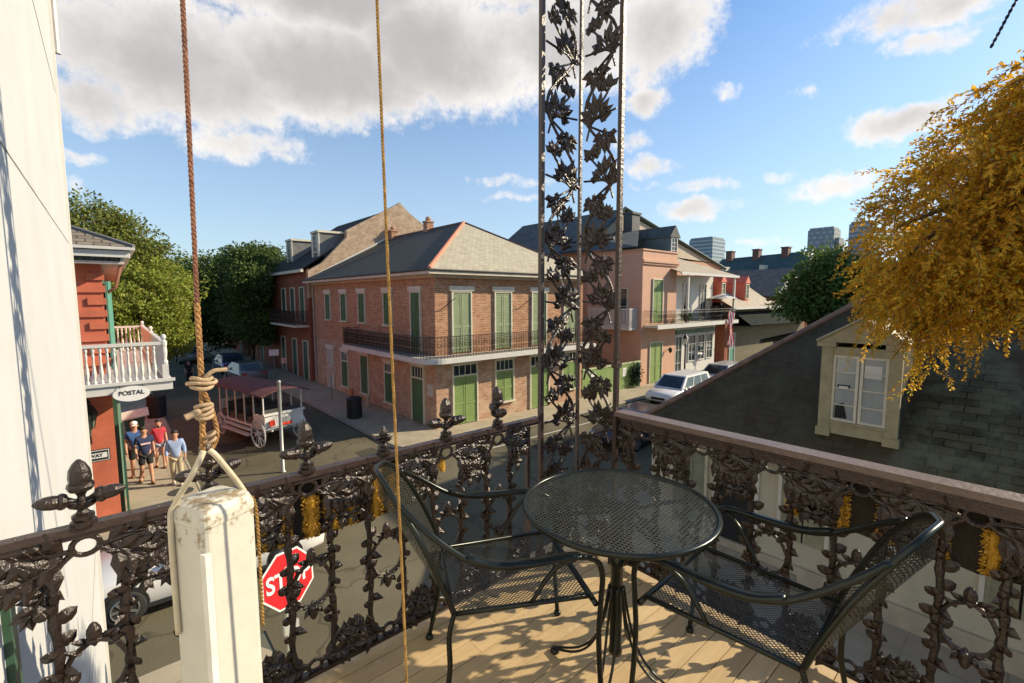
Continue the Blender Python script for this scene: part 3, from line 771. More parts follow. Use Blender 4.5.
LB = leafmat('olive_green_leaves', (.19,.26,.04), (.40,.42,.07), .55, .4, dead=(.22,.17,.04), sc_=.35)
DG = leafmat('dark_green_leaves', (.04,.085,.02), (.14,.18,.04), .6, .2, sc_=.4)
MG = leafmat('mid_green_leaves', (.06,.13,.03), (.16,.22,.05), .6, .3, sc_=.5)
tree('large round-topped green tree behind the red corner building', (-1.5,40,0), [(-.6,40,9.6,3.4,3,2.6),(-3.6,41,9.8,3,3,2.4),(1.6,40,8.4,2.4,2.4,2.1),(-1,40,6.5,3.4,3,2.5)], 46000, .23, LG, 1)
tree('bright green tree overhanging the street below the large round-topped tree', (-.6,37,0), [(1.2,36.5,5.2,2.6,2.5,2.3),(2.6,37,6.2,1.9,2.2,2.0),(-.5,36,4.2,2.2,2.4,1.8),(2.3,36.5,3.6,1.6,2,1.5)], 42000, .20, LB, 2, trunk_r=.2)
tree('dark spreading tree shading the far end of the side street', (11.0,54,0), [(9.2,53,7.8,3.6,3.5,3.2),(12.5,54,8.4,3.6,3.5,3.2),(6.9,54,7.0,2.4,3,2.2),(13.5,52,5.2,3.2,3.2,3.0),(9.5,53,4.6,3,3,2),(6.6,55,3.6,2.2,2,2.4),(9.0,56,3.0,2.5,2,2.4),(12,50.5,8.6,2.5,2.5,2.2)], 44000, .28, DG, 3)
tree('dark tree in front of the red townhouse balcony', (9.2,45,0), [(9.2,44.5,5.4,2.0,2.4,2.5),(9.5,45,8.6,1.9,2.2,2.0),(9.3,43,3.6,1.5,1.8,1.5),(8.9,42.5,7.2,1.4,1.6,1.5)], 32000, .24, DG, 4, trunk_r=.18)
tree('distant dark tree mass closing the end of the side street', (5.5,72,0), [(3,72,6,4,3,4.5),(8,74,6.5,4,3,5),(13,73,6,4,3,5),(-2,73,6.5,4,3,5)], 22000, .5, DG, 5)
tree('leafy green tree rising behind the slate roof ridge', (24.2,6.9,0), [(24,6.9,6.2,1.0,1.0,.8),(24,6.2,7.2,.8,.9,.8),(23.8,7.4,5.6,.7,.6,.6),(24.4,5.8,5.7,1.1,1.0,.9),(24.3,5.0,6.4,.9,.8,.8)], 15000, .20, MG, 6, trunk_r=.14)

# golden autumn tree on the far pavement
vn = thing('golden_tree', 'tree with drooping golden yellow autumn foliage filling the upper right', 'tree', (9.15,-1.0,.12))
YL = leafmat('golden_leaves', (.42,.17,.008), (.98,.64,.06), .5, .5, dead=(.40,.40,.05), sc_=2.2)
K = 2.5; GX = 8.5
rg = np.random.default_rng(21); r_ = random.Random(21)
P = []; D = []; LL = []; g = MB()
def inside_left(z):
    tab = [(5.30,.15),(5.38,.30),(5.50,.42),(5.62,.58),(5.75,.70),(5.95,.76),(6.15,.80),(6.45,.76),(6.75,.62),(6.95,.40),(7.05,.24),(7.15,.05),(7.3,-.15),(7.7,-.6)]
    z = 6.04+(z-6)/K
    for (z0,y0),(z1,y1) in zip(tab,tab[1:]):
        if z0 <= z <= z1: return K*(y0+(y1-y0)*(z-z0)/(z1-z0))-.22
    return K*(tab[0][1] if z < tab[0][0] else tab[-1][1])
def frond(p, d, L, lf, drop=1.3):
    """a drooping twig with paired leaflets"""
    p = np.array(p,float); d = np.array(d,float); n = max(4,int(L/.031)); pts = [Vector(p)]
    for i in range(n):
        d = d/np.linalg.norm(d); d = d + np.array([0,0,-drop/n]) + rg.normal(size=3)*.07; d /= np.linalg.norm(d)
        p = p+d*L/n; pts.append(Vector(p))
        for s_ in (0,1):
            sv = np.cross(d, rg.normal(size=3)); sv /= np.linalg.norm(sv)+1e-9
            P.append(p.copy()); D.append(d*.75+sv*.8); LL.append(lf*(1-.45*i/n))
    if r_.random() < .25: g.tube(pts[::2], .0045, 3, caps=False)
cl_ = []
for i in range(120):
    z = r_.uniform(5.95,9.3); yl = inside_left(z); cl_.append((GX+r_.uniform(-1.2,1.1), yl-.32-(yl+.7)*r_.random(), z, r_.uniform(.35,.7)))
for i in range(6400):
    cx,cy,cz,cr_ = r_.choice(cl_)
    v = V(r_.gauss(0,1),r_.gauss(0,1),r_.gauss(0,1)).normalized()*cr_*r_.uniform(.5,1.1)
    x, y, z = cx+v.x, cy+v.y, cz+v.z*.9
    yl = inside_left(z)
    if y > yl-.2: y = yl-r_.uniform(.2,.7)
    if y < -.75: continue
    edge = (yl-y) < .45
    d = (r_.uniform(-.7,.3), r_.uniform(.1,.9) if edge else r_.uniform(-.5,.5), r_.uniform(-.4,.5) if edge else r_.uniform(-.7,.3))
    frond((x,y,z), d, r_.uniform(.25,.65), .058)
for (y,z,L) in [(.66,5.98,.20),(.60,5.95,.34),(.52,5.95,.26),(.46,5.93,.30),(.42,5.9,.50),(.38,5.9,.36),(.30,5.9,.28),(.24,5.95,.30),(.16,5.95,.22),(.10,6.0,.24),(.0,6.0,.34),(-.1,6.0,.3),(-.25,6.0,.4)]:
    for k in range(9): frond((GX-.1+r_.uniform(-.5,.5), K*(y+r_.uniform(-.07,.07)), 6+K*(z-6+r_.uniform(-.05,.1))), (r_.uniform(-.25,.25), r_.uniform(-.1,.25), -1), K*L*r_.uniform(.6,1.12), .055, .6)
for k in range(34):
    z = r_.uniform(5.9,8.6); yl = inside_left(z); frond((GX+r_.uniform(-.5,.5), yl-.12, z), (r_.uniform(-.3,.3), 1, r_.uniform(-.1,.7)), r_.uniform(.3,.6), .065, 1.2)
P = np.array(P); D = np.array(D); LLa = np.array(LL)
leaves('crown', P, D, LLa[:,None]*1.5, LLa[:,None]*.6, YL, vn, 22, .15)
g.tube(cr([(9.15,-1.0,.1),(9.12,-.98,2.2),(9.05,-.9,4.4),(8.9,-.5,6.4),(8.7,-.1,8.2)],5), [.24-.009*i for i in range(21)], 10)
for c in cl_[::3]:
    b0 = V(9.05,-.9,4.6).lerp(V(8.7,-.1,8.2), r_.random()); c = V(*c[:3]); g.tube(cr([b0, b0.lerp(c,.5)+V(0,0,.35), c],4), [.06*(1-.09*i) for i in range(9)], 5)
g.build('trunk', BARK, vn, smooth=True)
g = MB(); rope(g, [(6.2,.50,8.25),(6.2,.30,8.75),(6.2,-.05,9.5),(6.2,-.5,10.6)], .013, .09, 2)
tag(g.build('chain', BLACKIRON), 'dark chain slanting up out of the golden foliage at the top right', 'chain')

# ------------------------------------------------------------------ architecture helpers
def facade(mb_by, o, ax, n):
    """returns a function placing boxes on a wall: ax = unit vector along the wall, n = outward normal"""
    o = Vector(o); ax = Vector(ax); n = Vector(n)
    def put(key, u0, u1, z0, z1, d0, d1):
        mb = mb_by.setdefault(key, MB())
        P = []
        for z in (z0,z1):
            for (u,d) in ((u0,d0),(u1,d0),(u1,d1),(u0,d1)): p = o+ax*u+n*d; P.append((p.x,p.y,z))
        mb.add(P, [(0,3,2,1),(4,5,6,7),(0,1,5,4),(1,2,6,5),(2,3,7,6),(3,0,4,7)])
    return put
def opening(parent, o, ax, n, u, w, z0, z1, shut, frame, lintel=True, transom=0, leaves_=2, sill=False, name='shuttered_window', slats=True, lintm=None):
    """frame, two louvred leaves, lintel, optional transom light"""
    D_ = {}; put = facade(D_, o, ax, n); fr = .07
    u0, u1 = u-w/2, u+w/2
    put('f',u0-fr,u0,z0,z1,.002,.09); put('f',u1,u1+fr,z0,z1,.002,.09); put('f',u0-fr,u1+fr,z1,z1+fr,.002,.09)
    if sill: put('f',u0-fr-.05,u1+fr+.05,z0-.09,z0-.002,.002,.14)
    if lintel: put('l',u0-fr-.12,u1+fr+.12,z1+fr+.002,z1+fr+.22,.002,.12)
    zt = z1
    if transom:
        zt = z1-transom; put('f',u0,u1,zt-.07,zt,.002,.088)
        put('g',u0,u1,zt,z1,.002,.02)
        for k in range(1,4): uu = u0+w*k/4; put('f',uu-.015,uu+.015,zt,z1,.02,.045)
        zt -= .07
    fo = D_['f'].build(name, frame, parent)
    if 'l' in D_: D_['l'].build('lintel', lintm or frame, fo)
    if 'g' in D_: D_['g'].build('transom_light', GLASS, fo)
    put('k',u0,u1,z0,zt,.001,.0035); D_['k'].build('dark_backing', DARK, fo)
    lw_ = (w-.035*(leaves_-1))/leaves_
    for k in range(leaves_):
        D2 = {}; p2 = facade(D2, o, ax, n); a = u0+k*(lw_+.035); b = a+lw_; s_ = .06
        p2('s',a,b,z0+.02,zt,.004,.028)
        p2('s',a,a+s_,z0+.02,zt,.028,.05); p2('s',b-s_,b,z0+.02,zt,.028,.05)
        for zz in (z0+.02, z0+(zt-z0)*.42, zt-.1): p2('s',a+s_,b-s_,zz,zz+.09,.028,.048)
        if slats:
            z = z0+.15
            while z < zt-.14: p2('s',a+s_,b-s_,z,z+.028,.028,.043); z += .075
        D2['s'].build('shutter', shut, fo)
    return fo
def glazed(parent, o, ax, n, u, w, z0, z1, frame, glass=None, cols=2, rows=3, name='window'):
    D_ = {}; put = facade(D_, o, ax, n); fr = .07; u0,u1 = u-w/2,u+w/2
    put('f',u0-fr,u0,z0-fr,z1+fr,.002,.08); put('f',u1,u1+fr,z0-fr,z1+fr,.002,.08); put('f',u0,u1,z1,z1+fr,.002,.08); put('f',u0,u1,z0-fr,z0,.002,.08)
    for k in range(1,cols): uu = u0+w*k/cols; put('f',uu-.02,uu+.02,z0,z1,.02,.05)
    for k in range(1,rows): zz = z0+(z1-z0)*k/rows; put('f',u0,u1,zz-.015,zz+.015,.018,.046)
    put('g',u0,u1,z0,z1,.004,.018)
    fo = D_['f'].build(name, frame, parent); D_['g'].build('pane', glass or GLASS, fo); return fo

# ------------------------------------------------------------------ brick corner building
BR = brickmat('red_brick', (.33,.12,.058), (.57,.27,.14), (.48,.36,.25), pale=(.58,.38,.24), palescale=1.3, palerange=(.52,.8), w=.24, h=.085, ms=.014)
BRW = brickmat('weathered_brick', (.34,.15,.09), (.56,.31,.19), (.50,.40,.30), pale=(.60,.46,.32), palescale=1.8, palerange=(.46,.66), w=.24, h=.085, ms=.014)
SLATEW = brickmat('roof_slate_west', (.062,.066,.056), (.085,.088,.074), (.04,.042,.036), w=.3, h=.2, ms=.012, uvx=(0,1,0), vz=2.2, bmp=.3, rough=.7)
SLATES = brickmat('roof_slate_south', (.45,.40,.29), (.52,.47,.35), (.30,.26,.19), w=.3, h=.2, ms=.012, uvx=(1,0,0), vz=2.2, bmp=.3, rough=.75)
TILE = M('ridge_tile', (.55,.20,.12), .8, 0, .25, 6)
X0, Y0, X1, Y1 = 10.85, 17.63, 20.75, 33.55
bb = thing('brick_corner_house', 'two storey red brick corner house with green shutters and wraparound iron balcony', 'house', (15.8,25.6,0))
g = MB(); g.box(X0,Y0,.1,X1,Y1,3.30); g.build('ground_floor_wall', BRW, bb)
g = MB(); g.box(X0,Y0,3.30,X1,Y1,7.05); g.build('upper_wall', BR, bb)
EV = .62
e0 = (X0-EV, Y0-EV, 7.22); e1 = (X1+.4, Y0-EV, 7.22); e2 = (X0-EV, Y1, 7.22); e3 = (X1+.4,Y1,7.22); pk = (16.95,24.0,10.62); pk2 = (16.95,Y1,10.62)
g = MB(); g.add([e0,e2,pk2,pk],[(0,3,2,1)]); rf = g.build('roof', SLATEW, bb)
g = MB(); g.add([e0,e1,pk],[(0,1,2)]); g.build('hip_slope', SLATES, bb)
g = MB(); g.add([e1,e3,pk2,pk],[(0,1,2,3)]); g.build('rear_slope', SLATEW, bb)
g = MB(); g.tube([V(*e0)+V(0,0,.03),V(*pk)+V(0,0,.03)], .09, 6); g.build('hip_tiles', TILE, rf)
g = MB(); g.tube([V(*pk)+V(0,0,.02),V(*e1)+V(0,0,.02)], .07, 6); g.tube([V(*pk)+V(0,0,.02),V(*pk2)+V(0,0,.02)], .08, 6)
g.build('ridge_roll', M('ridge_metal',(.16,.09,.07),.7), rf)
g = MB()
g.box(X0-EV-.03,Y0-EV-.03,7.02,X1+.45,Y0-EV+.10,7.19); g.box(X0-EV-.03,Y0-EV+.10,7.02,X0-EV+.10,Y1,7.19)
g.box(X0-EV+.10,Y0-EV+.10,7.052,X1+.40,Y0-.001,7.10); g.box(X0-EV+.10,Y0-.001,7.052,X0-.001,Y1,7.10)
g.box(X0-.001-.10,Y0-.12,6.90,X1,Y0-.001,7.05); g.box(X0-.12,Y0-.001,6.90,X0-.001,Y1,7.05)
g.build('eave', M('eave_paint',(.55,.48,.38),.6,0,.15,2), bb)
g = MB(); g.tube([(X0-EV-.06,Y0-EV-.06,7.19),(X1+.45,Y0-EV-.06,7.2)], .05, 6); g.tube([(X0-EV-.06,Y0-EV-.06,7.19),(X0-EV-.06,Y1,7.2)], .05, 6); g.build('gutter', M('gutter_dark',(.05,.045,.04),.6), bb)
for (cx,cy,h_) in ((16.95,28.2,.75),(16.9,33.3,.6)):
    g = MB(); g.box(cx-.25,cy-.25,10.3,cx+.25,cy+.25,10.75+h_*.5); g.box(cx-.3,cy-.3,10.75+h_*.5,cx+.3,cy+.3,10.85+h_*.5); g.lathe([(.14,0),(.2,.15),(.12,.3)],(cx,cy,10.85+h_*.5),10); g.build('chimney', BR, bb)
So, Sx, Sn = (X0,Y0,0), (1,0,0), (0,-1,0)
Wo, Wx, Wn = (X0,Y0,0), (0,1,0), (-1,0,0)
LIM = M('lintel_stone', (.62,.56,.46), .7, 0, .12, 4)
for x in (12.25,14.72,17.2,19.65):
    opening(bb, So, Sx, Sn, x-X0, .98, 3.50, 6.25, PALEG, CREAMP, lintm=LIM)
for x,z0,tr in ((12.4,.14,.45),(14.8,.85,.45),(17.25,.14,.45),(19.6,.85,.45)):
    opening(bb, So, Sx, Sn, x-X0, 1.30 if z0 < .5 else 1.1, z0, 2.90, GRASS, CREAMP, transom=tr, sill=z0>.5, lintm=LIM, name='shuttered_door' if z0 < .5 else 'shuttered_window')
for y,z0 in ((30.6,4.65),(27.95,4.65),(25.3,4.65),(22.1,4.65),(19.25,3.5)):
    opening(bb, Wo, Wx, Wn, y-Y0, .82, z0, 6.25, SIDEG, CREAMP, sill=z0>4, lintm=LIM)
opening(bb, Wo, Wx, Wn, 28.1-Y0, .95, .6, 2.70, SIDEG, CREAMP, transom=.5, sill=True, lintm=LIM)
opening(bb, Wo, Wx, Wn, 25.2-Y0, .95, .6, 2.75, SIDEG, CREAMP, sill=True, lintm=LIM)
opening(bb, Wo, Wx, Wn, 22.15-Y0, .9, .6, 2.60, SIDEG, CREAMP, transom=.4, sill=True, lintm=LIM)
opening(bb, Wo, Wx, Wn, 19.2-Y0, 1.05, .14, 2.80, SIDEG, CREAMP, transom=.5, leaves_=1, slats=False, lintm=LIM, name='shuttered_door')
opening(bb, Wo, Wx, Wn, 30.5-Y0, 1.0, .14, 2.70, M('pale_grey_door',(.45,.43,.38),.6), CREAMP, leaves_=1, slats=False, lintm=LIM, name='door')
# balcony
BD = .98
def wrap(d, r):  # outline around the corner
    return [(X1,Y0-d)]+[(x,y) for x,y in arc(X0-d+r,Y0-d+r,r,270,180)]+[(X0-d,25.85)]
outl = wrap(BD,.85); inn = [(X0+.0,25.85),(X0,Y0),(X1,Y0)]
g = MB(); g.flat([(x,y) for x,y in outl]+[(X0+.001,25.85),(X0+.001,Y0+.001),(X1,Y0+.001)], 3.33, 3.43)
bl = g.build('balcony_floor', M('balcony_boards',(.50,.47,.40),.7,0,.12,2), bb)
g = MB(); o2 = wrap(BD+.04,.88); o1 = wrap(BD-.03,.82)
for i in range(len(o2)-1):
    a,b_,c_,d_ = o2[i],o2[i+1],o1[i+1],o1[i]
    g.add([(a[0],a[1],3.20),(b_[0],b_[1],3.20),(c_[0],c_[1],3.20),(d_[0],d_[1],3.20),(a[0],a[1],3.40),(b_[0],b_[1],3.40),(c_[0],c_[1],3.40),(d_[0],d_[1],3.40)],[(0,3,2,1),(4,5,6,7),(0,1,5,4),(2,3,7,6),(1,2,6,5),(3,0,4,7)])
g.build('balcony_fascia', WHITEP, bl)
def iron_rail(path, z0, h_, parent, step=.15, name='balcony_railing', mat=BLACKIRON, closed_ends=None, rr=.014):
    g = MB()
    for z in (z0+.08, z0+h_*.80, z0+h_): g.tube([(x,y,z) for x,y in path], .016 if z > z0+h_-.01 else .011, 4)
    for i in range(len(path)-1):
        a = Vector((*path[i],0)); b_ = Vector((*path[i+1],0)); L = (b_-a).length; n = max(1,int(L/step)); d = (b_-a)/n
        dn = d.normalized()
        for k in range(n):
            p = a+d*k; g.tube([(p.x,p.y,z0+.0),(p.x,p.y,z0+h_)], rr, 4, caps=False)
            c_ = p+d*.5
            for zc in (z0+h_*.62, z0+h_*.28):
                g.tube([(c_.x+dn.x*.04*math.cos(q), c_.y+dn.y*.04*math.cos(q), zc+.13*math.sin(q)) for q in [2*PI*j/8 for j in range(8)]], .011, 3, closed=True)
            g.tube([(c_.x+dn.x*.045*math.cos(q), c_.y+dn.y*.045*math.cos(q), z0+h_*.9+.04*math.sin(q)) for q in [2*PI*j/6 for j in range(6)]], .008, 3, closed=True)
    return g.build(name, mat, parent)
iron_rail(wrap(BD-.05,.80)+[(X0,25.83)], 3.43, .92, bb)
# small hooks on the upper wall and a notice by the door
g = MB()
for x in (11.35,16.0): g.tube([(x-.25,Y0-.02,5.45),(x+.25,Y0-.5,6.0)], .018, 5)
g.build('iron_hook', BLACKIRON, bb)
g = MB(); g.box(X0-.03,17.9,1.55,X0-.002,18.35,2.1); g.build('notice_board', M('grey_notice',(.5,.47,.42),.6), bb)
g = MB(); g.tube([(X0-.08,33.3,7.0),(X0-.08,33.3,.2)], .05, 6); g.build('downspout', M('pale_pipe',(.4,.38,.33),.6), bb)

# ------------------------------------------------------------------ townhouse behind (party wall gable, dormers)
REDW = brickmat('deep_red_brick', (.30,.085,.045), (.36,.12,.07), (.22,.12,.08), pale=(.40,.20,.12), palerange=(.55,.85))
th = thing('red_townhouse', 'tall red townhouse with dormers and stepped brick party wall behind the corner house', 'house', (16,40,0))
TX0, TY0, TY1 = 10.7, 33.6, 46.2
g = MB(); g.box(TX0,TY0+.45,.1,21.5,TY1,8.05); g.build('wall', REDW, th)
GB = brickmat('pale_party_brick', (.40,.27,.18), (.58,.42,.29), (.44,.36,.27), pale=(.24,.17,.12), palescale=2.2, palerange=(.5,.7), w=.22, h=.09)
g = MB(); g.prism([(10.6,6.0),(22.9,6.0),(22.9,9.6),(21.0,10.9),(19.6,12.0),(18.4,12.75),(17.7,13.4),(16.9,12.9),(14.2,11.35),(13.4,10.9),(13.4,10.4),(11.6,8.5),(10.6,7.9)], TY0, TY0+.42); g.build('party_wall', GB, th)
g = MB(); g.tube([(11.0,TY0-.04,7.55),(13.6,TY0-.04,8.95),(16.6,TY0-.04,10.6)], .07, 5); g.build('flashing', WHITEP, th)
g = MB(); g.add([(10.35,TY0+.42,8.0),(10.35,TY1,8.0),(17.5,TY1,13.0),(17.5,TY0+.42,13.0)],[(0,3,2,1)]); g.add([(17.5,TY0+.42,13.0),(17.5,TY1,13.0),(24,TY1,8.2),(24,TY0+.42,8.2)],[(0,3,2,1)]); trf = g.build('roof', M('dark_townhouse_slate',(.03,.032,.03),.85,0,.3,3,.3,10,spec=.2), th)
g = MB(); g.box(10.25,TY0+.43,7.82,10.42,TY1,8.02); g.build('gutter', CREAMP, th)
for yc in (35.2,41.6):
    g = MB(); g.box(11.75,yc-.7,9.0,14.5,yc+.7,10.7); dm = g.build('dormer', M('dormer_grey',(.16,.16,.15),.7), trf)
    g = MB(); g.box(11.62,yc-.82,10.7,14.6,yc+.82,10.85); g.box(11.68,yc-.78,9.0,11.748,yc-.45,10.7); g.box(11.68,yc+.45,9.0,11.748,yc+.78,10.7); g.build('dormer_trim', CREAMP, trf)
    glazed(trf, (11.75,yc-.45,0),(0,1,0),(-1,0,0), .45, .8, 9.35, 10.5, CREAMP, cols=2, rows=3, name='dormer_window')
To, Tx, Tn = (TX0,TY0,0),(0,1,0),(-1,0,0)
for y in (35.3,37.6,39.9): opening(th, To, Tx, Tn, y-TY0, .95, 4.3, 6.75, DKGREEN, CREAMP, lintel=False)
for y in (35.0,37.6,40.6): opening(th, To, Tx, Tn, y-TY0, 1.0, .15, 2.9, DKGREEN, CREAMP, lintel=False, leaves_=1, name='door')
g = MB(); g.box(9.8,34.2,3.95,TX0-.002,41.0,4.10); bl = g.build('balcony_floor', CREAMP, th)
iron_rail([(TX0,34.3),(9.85,34.3),(9.85,40.9),(TX0,40.9)], 4.1, 1.0, th)
g = MB(); g.box(21.0,41.2,8.,22,42.5,13.8); g.build('chimney', REDW, th)
# further house down the street
fh = thing('dark_terrace', 'shaded terrace of dark brick houses further down the side street', 'house', (15,56,0))
g = MB(); g.box(10.9,46.3,.1,22,66,7.4); g.build('wall', REDW, fh)
g = MB(); g.add([(10.5,46.3,7.4),(10.5,66,7.4),(16.5,66,10.2),(16.5,46.3,10.2)],[(0,3,2,1)]); g.add([(16.5,46.3,10.2),(16.5,66,10.2),(22.5,66,7.4),(22.5,46.3,7.4)],[(0,3,2,1)]); g.build('roof', SLATEW, fh)
for y in (48.5,51.5,54.5,57.5): opening(fh, (10.9,46.3,0),(0,1,0),(-1,0,0), y-46.3, .9, .2, 2.8, DKGREEN, CREAMP, lintel=False, leaves_=1, slats=False, name='door')

# ------------------------------------------------------------------ pink building
PINK = M('pink_stucco', (.58,.335,.225), .8, 0, .07, .9, .1, 20, spot=(.55,.29,.19), spotamt=(.58,.8), spotscale=1.2)
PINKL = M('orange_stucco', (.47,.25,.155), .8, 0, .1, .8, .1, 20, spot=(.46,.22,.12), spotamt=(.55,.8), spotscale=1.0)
DSL = M('dark_slate_roof', (.085,.088,.08), .75, 0, .35, 1.5, .4, 8)
TANR = M('tan_roof', (.36,.30,.22), .85, 0, .2, 2, .3, 10)
pb = thing('pink_house', 'pink stuccoed two storey house with a white gallery and green shutters', 'house', (31,22,0))
g = MB(); g.box(26.7,17.6,.1,31.0,22.3,9.1); g.build('front_wall', PINK, pb)
g = MB(); g.box(26.705,22.3,.1,48,32,9.4); g.build('side_wall', PINKL, pb)
g = MB(); g.box(26.60,17.5,8.2,31.1,17.598,8.34); g.box(26.55,17.42,8.34,31.1,17.598,8.5); g.box(26.62,17.53,9.1,31.05,22.3,9.2); g.build('cornice', PINK, pb)
g = MB(); g.prism([(26.7,9.4),(48,9.4),(48.1,9.0),(31.0,12.75),(26.7,9.9)], 22.31, 22.55); g.build('gable_wall', M('tan_gable',(.46,.38,.28),.85,0,.12,1), pb)
g = MB(); g.add([(26.3,22.2,9.45),(26.3,34,9.45),(31,34,12.95),(31,22.2,12.95)],[(0,3,2,1)]); g.add([(31,22.2,12.95),(31,34,12.95),(48.6,34,8.95),(48.6,22.2,8.95)],[(0,3,2,1)])
prf = g.build('roof', DSL, pb)
g = MB(); g.tube([(26.3,22.15,9.45),(31,22.15,12.95),(48.6,22.15,8.95)], .16, 4); g.build('barge_board', M('dark_green_trim',(.02,.05,.045),.6), prf)
# lean-to slate roof over the side wall seen through the column
g = MB(); g.add([(26.2,17.7,9.3),(26.2,30,9.3),(30.5,30,12.0),(30.5,20.5,11.0)],[(0,3,2,1)]); g.build('side_roof', DSL, pb)
Po, Pxx, Pn = (26.7,17.6,0),(1,0,0),(0,-1,0)
opening(pb, Po, Pxx, Pn, 28.5-26.7, 1.15, 4.3, 7.2, GRASS, CREAMP, lintel=False)
opening(pb, Po, Pxx, Pn, 28.45-26.7, 1.45, .14, 2.9, GRASS, CREAMP, lintel=False, slats=False, name='door')
# white porch part
g = MB(); g.box(31.0,18.6,.1,38.6,22.3,7.7); g.build('porch_wall', WHITEP, pb)
g = MB(); g.add([(30.0,16.7,7.75),(39.0,16.7,7.75),(38.8,22.3,9.6),(31.0,22.3,9.6)],[(0,1,2,3)]); g.add([(30.0,16.7,7.70),(39.0,16.7,7.70),(38.8,22.3,9.5),(31.0,22.3,9.5)],[(3,2,1,0)]); g.build('porch_roof', TANR, pb)
g = MB(); g.box(29.95,16.62,7.58,39.05,16.70,7.76); g.build('porch_eave', WHITEP, pb)
g = MB(); g.box(27.0,16.6,4.0,38.9,17.598,4.16); g.box(31.0,17.598,4.0,38.9,18.598,4.16); pbf = g.build('balcony_floor', CREAMP, pb)
g = MB(); g.box(26.95,16.52,3.92,38.95,16.598,4.2); g.build('balcony_fascia', WHITEP, pbf)
iron_rail([(27.05,17.6),(27.05,16.66),(38.85,16.66),(38.85,18.5)], 4.16, .95, pb, step=.16, rr=.008)
for x in (31.2,38.6):
    g = MB(); g.box(x-.07,16.75,4.16,x+.07,16.89,7.6); g.build('porch_post', WHITEP, pb)
So2 = (31.0,18.6,0)
for x in (32.0,34.2,36.9): glazed(pb, So2, Sx, Sn, x-31.0, .9, 4.4, 7.0, WHITEP, cols=2, rows=4, name='french_door')
g = MB(); g.box(31.0,17.7,.1,37.4,18.58,3.9); g.build('shop_front', WHITEP, pb)
for x,w_,z0 in ((31.6,.85,.2),(33.6,1.0,1.2),(35.0,1.0,1.2),(36.4,.9,1.2)): glazed(pb, (31.0,17.7,0), Sx, Sn, x-31.0, w_, z0, 3.1, WHITEP, cols=2, rows=3, name='shop_window')
g = MB(); g.box(31.2,17.6,3.3,37.2,17.69,3.6); g.build('dark_awning_bar', DKGREEN, pb)
# dormer and chimney
g = MB(); g.box(30.55,18.0,8.9,31.7,22.0,10.35); dm = g.build('dormer', M('teal_dormer',(.10,.15,.15),.6), pb)
g = MB(); g.add([(30.4,17.85,10.3),(31.12,17.85,11.15),(31.85,17.85,10.3),(30.4,22.5,10.3),(31.12,22.5,11.15),(31.85,22.5,10.3)],[(0,1,4,3),(1,2,5,4),(0,2,1),(3,4,5)]); g.build('dormer_roof', DSL, dm)
glazed(dm, (30.55,18.0,0), Sx, Sn, .57, .7, 9.1, 10.2, WHITEP, cols=2, rows=4, name='dormer_window')
g = MB(); g.box(30.3,21.0,10.5,31.3,21.8,12.3); g.box(30.2,20.9,12.3,31.4,21.9,12.45); g.build('chimney', M('dark_chimney',(.08,.08,.08),.7), pb)
# side balcony
g = MB(); g.box(25.75,17.9,3.85,26.698,21.4,4.0); g.build('side_balcony', WHITEP, pb)
g = MB()
g.box(25.75,17.9,5.2,25.83,21.4,5.28); g.box(25.75,17.9,4.05,25.83,21.4,4.12); g.box(25.83,17.9,5.2,26.69,17.96,5.28)
y = 17.92
while y < 21.4: g.box(25.77,y,4.0,25.80,y+.05,5.2); y += .11
x = 25.85
while x < 26.68: g.box(x,17.91,4.0,x+.05,17.94,5.2); x += .11
g.build('side_balcony_railing', WHITEP, pb)
glazed(pb, (26.7,17.6,0),(0,1,0),(-1,0,0), 1.6, .9, 4.2, 6.6, CREAMP, cols=1, rows=2, name='side_door')
g = MB(); g.tube([(29.9,17.55,2.3),(29.9,17.3,2.35)], .03, 5); g.lathe([(.05,-.2),(.13,-.05),(.13,.1),(.04,.2)],(29.9,17.3,2.3),8); g.build('wall_lantern', BLACKIRON, pb)

# green fence
gf = thing('green_fence', 'light green painted board fence beside the brick house', 'fence', (23.7,17.62,0))
g = MB(); x = 20.78
while x < 26.66: g.box(x,17.6,.12,min(x+.19,26.66),17.64,1.72); x += .2
g.build('board_panel', GRASS, gf)
g = MB(); g.box(20.78,17.56,1.72,26.68,17.68,1.82); g.build('top_rail', M('pale_green_rail',(.42,.48,.26),.6), gf)
g = MB(); g.box(26.3,17.54,.12,26.62,17.598,1.70); g.build('corner_post', DKGREEN, gf)
for x in (21.6,24.7):
    g = MB(); g.box(x,17.585,.95,x+.38,17.598,1.5); tag(g.build('paper_notice', M('white_paper',(.75,.73,.68),.7)), 'white paper notice fixed to the green fence near the %s house' % ('brick' if x < 23 else 'pink'), 'notice')
DGL = leafmat('climber_leaves', (.012,.03,.01), (.03,.06,.02), .6, .2)
cl = thing('climbing_plant', 'dark climbing plant on the green fence beside the pink house', 'plant', (25.9,17.4,.1))
rg = np.random.default_rng(3); p = rg.normal(size=(1200,3))*np.array([.22,.10,.35])+np.array([25.9,17.42,.95]); leaves('leaf_mass', p, rg.normal(size=(1200,3)), .12, .08, DGL, cl, 1)

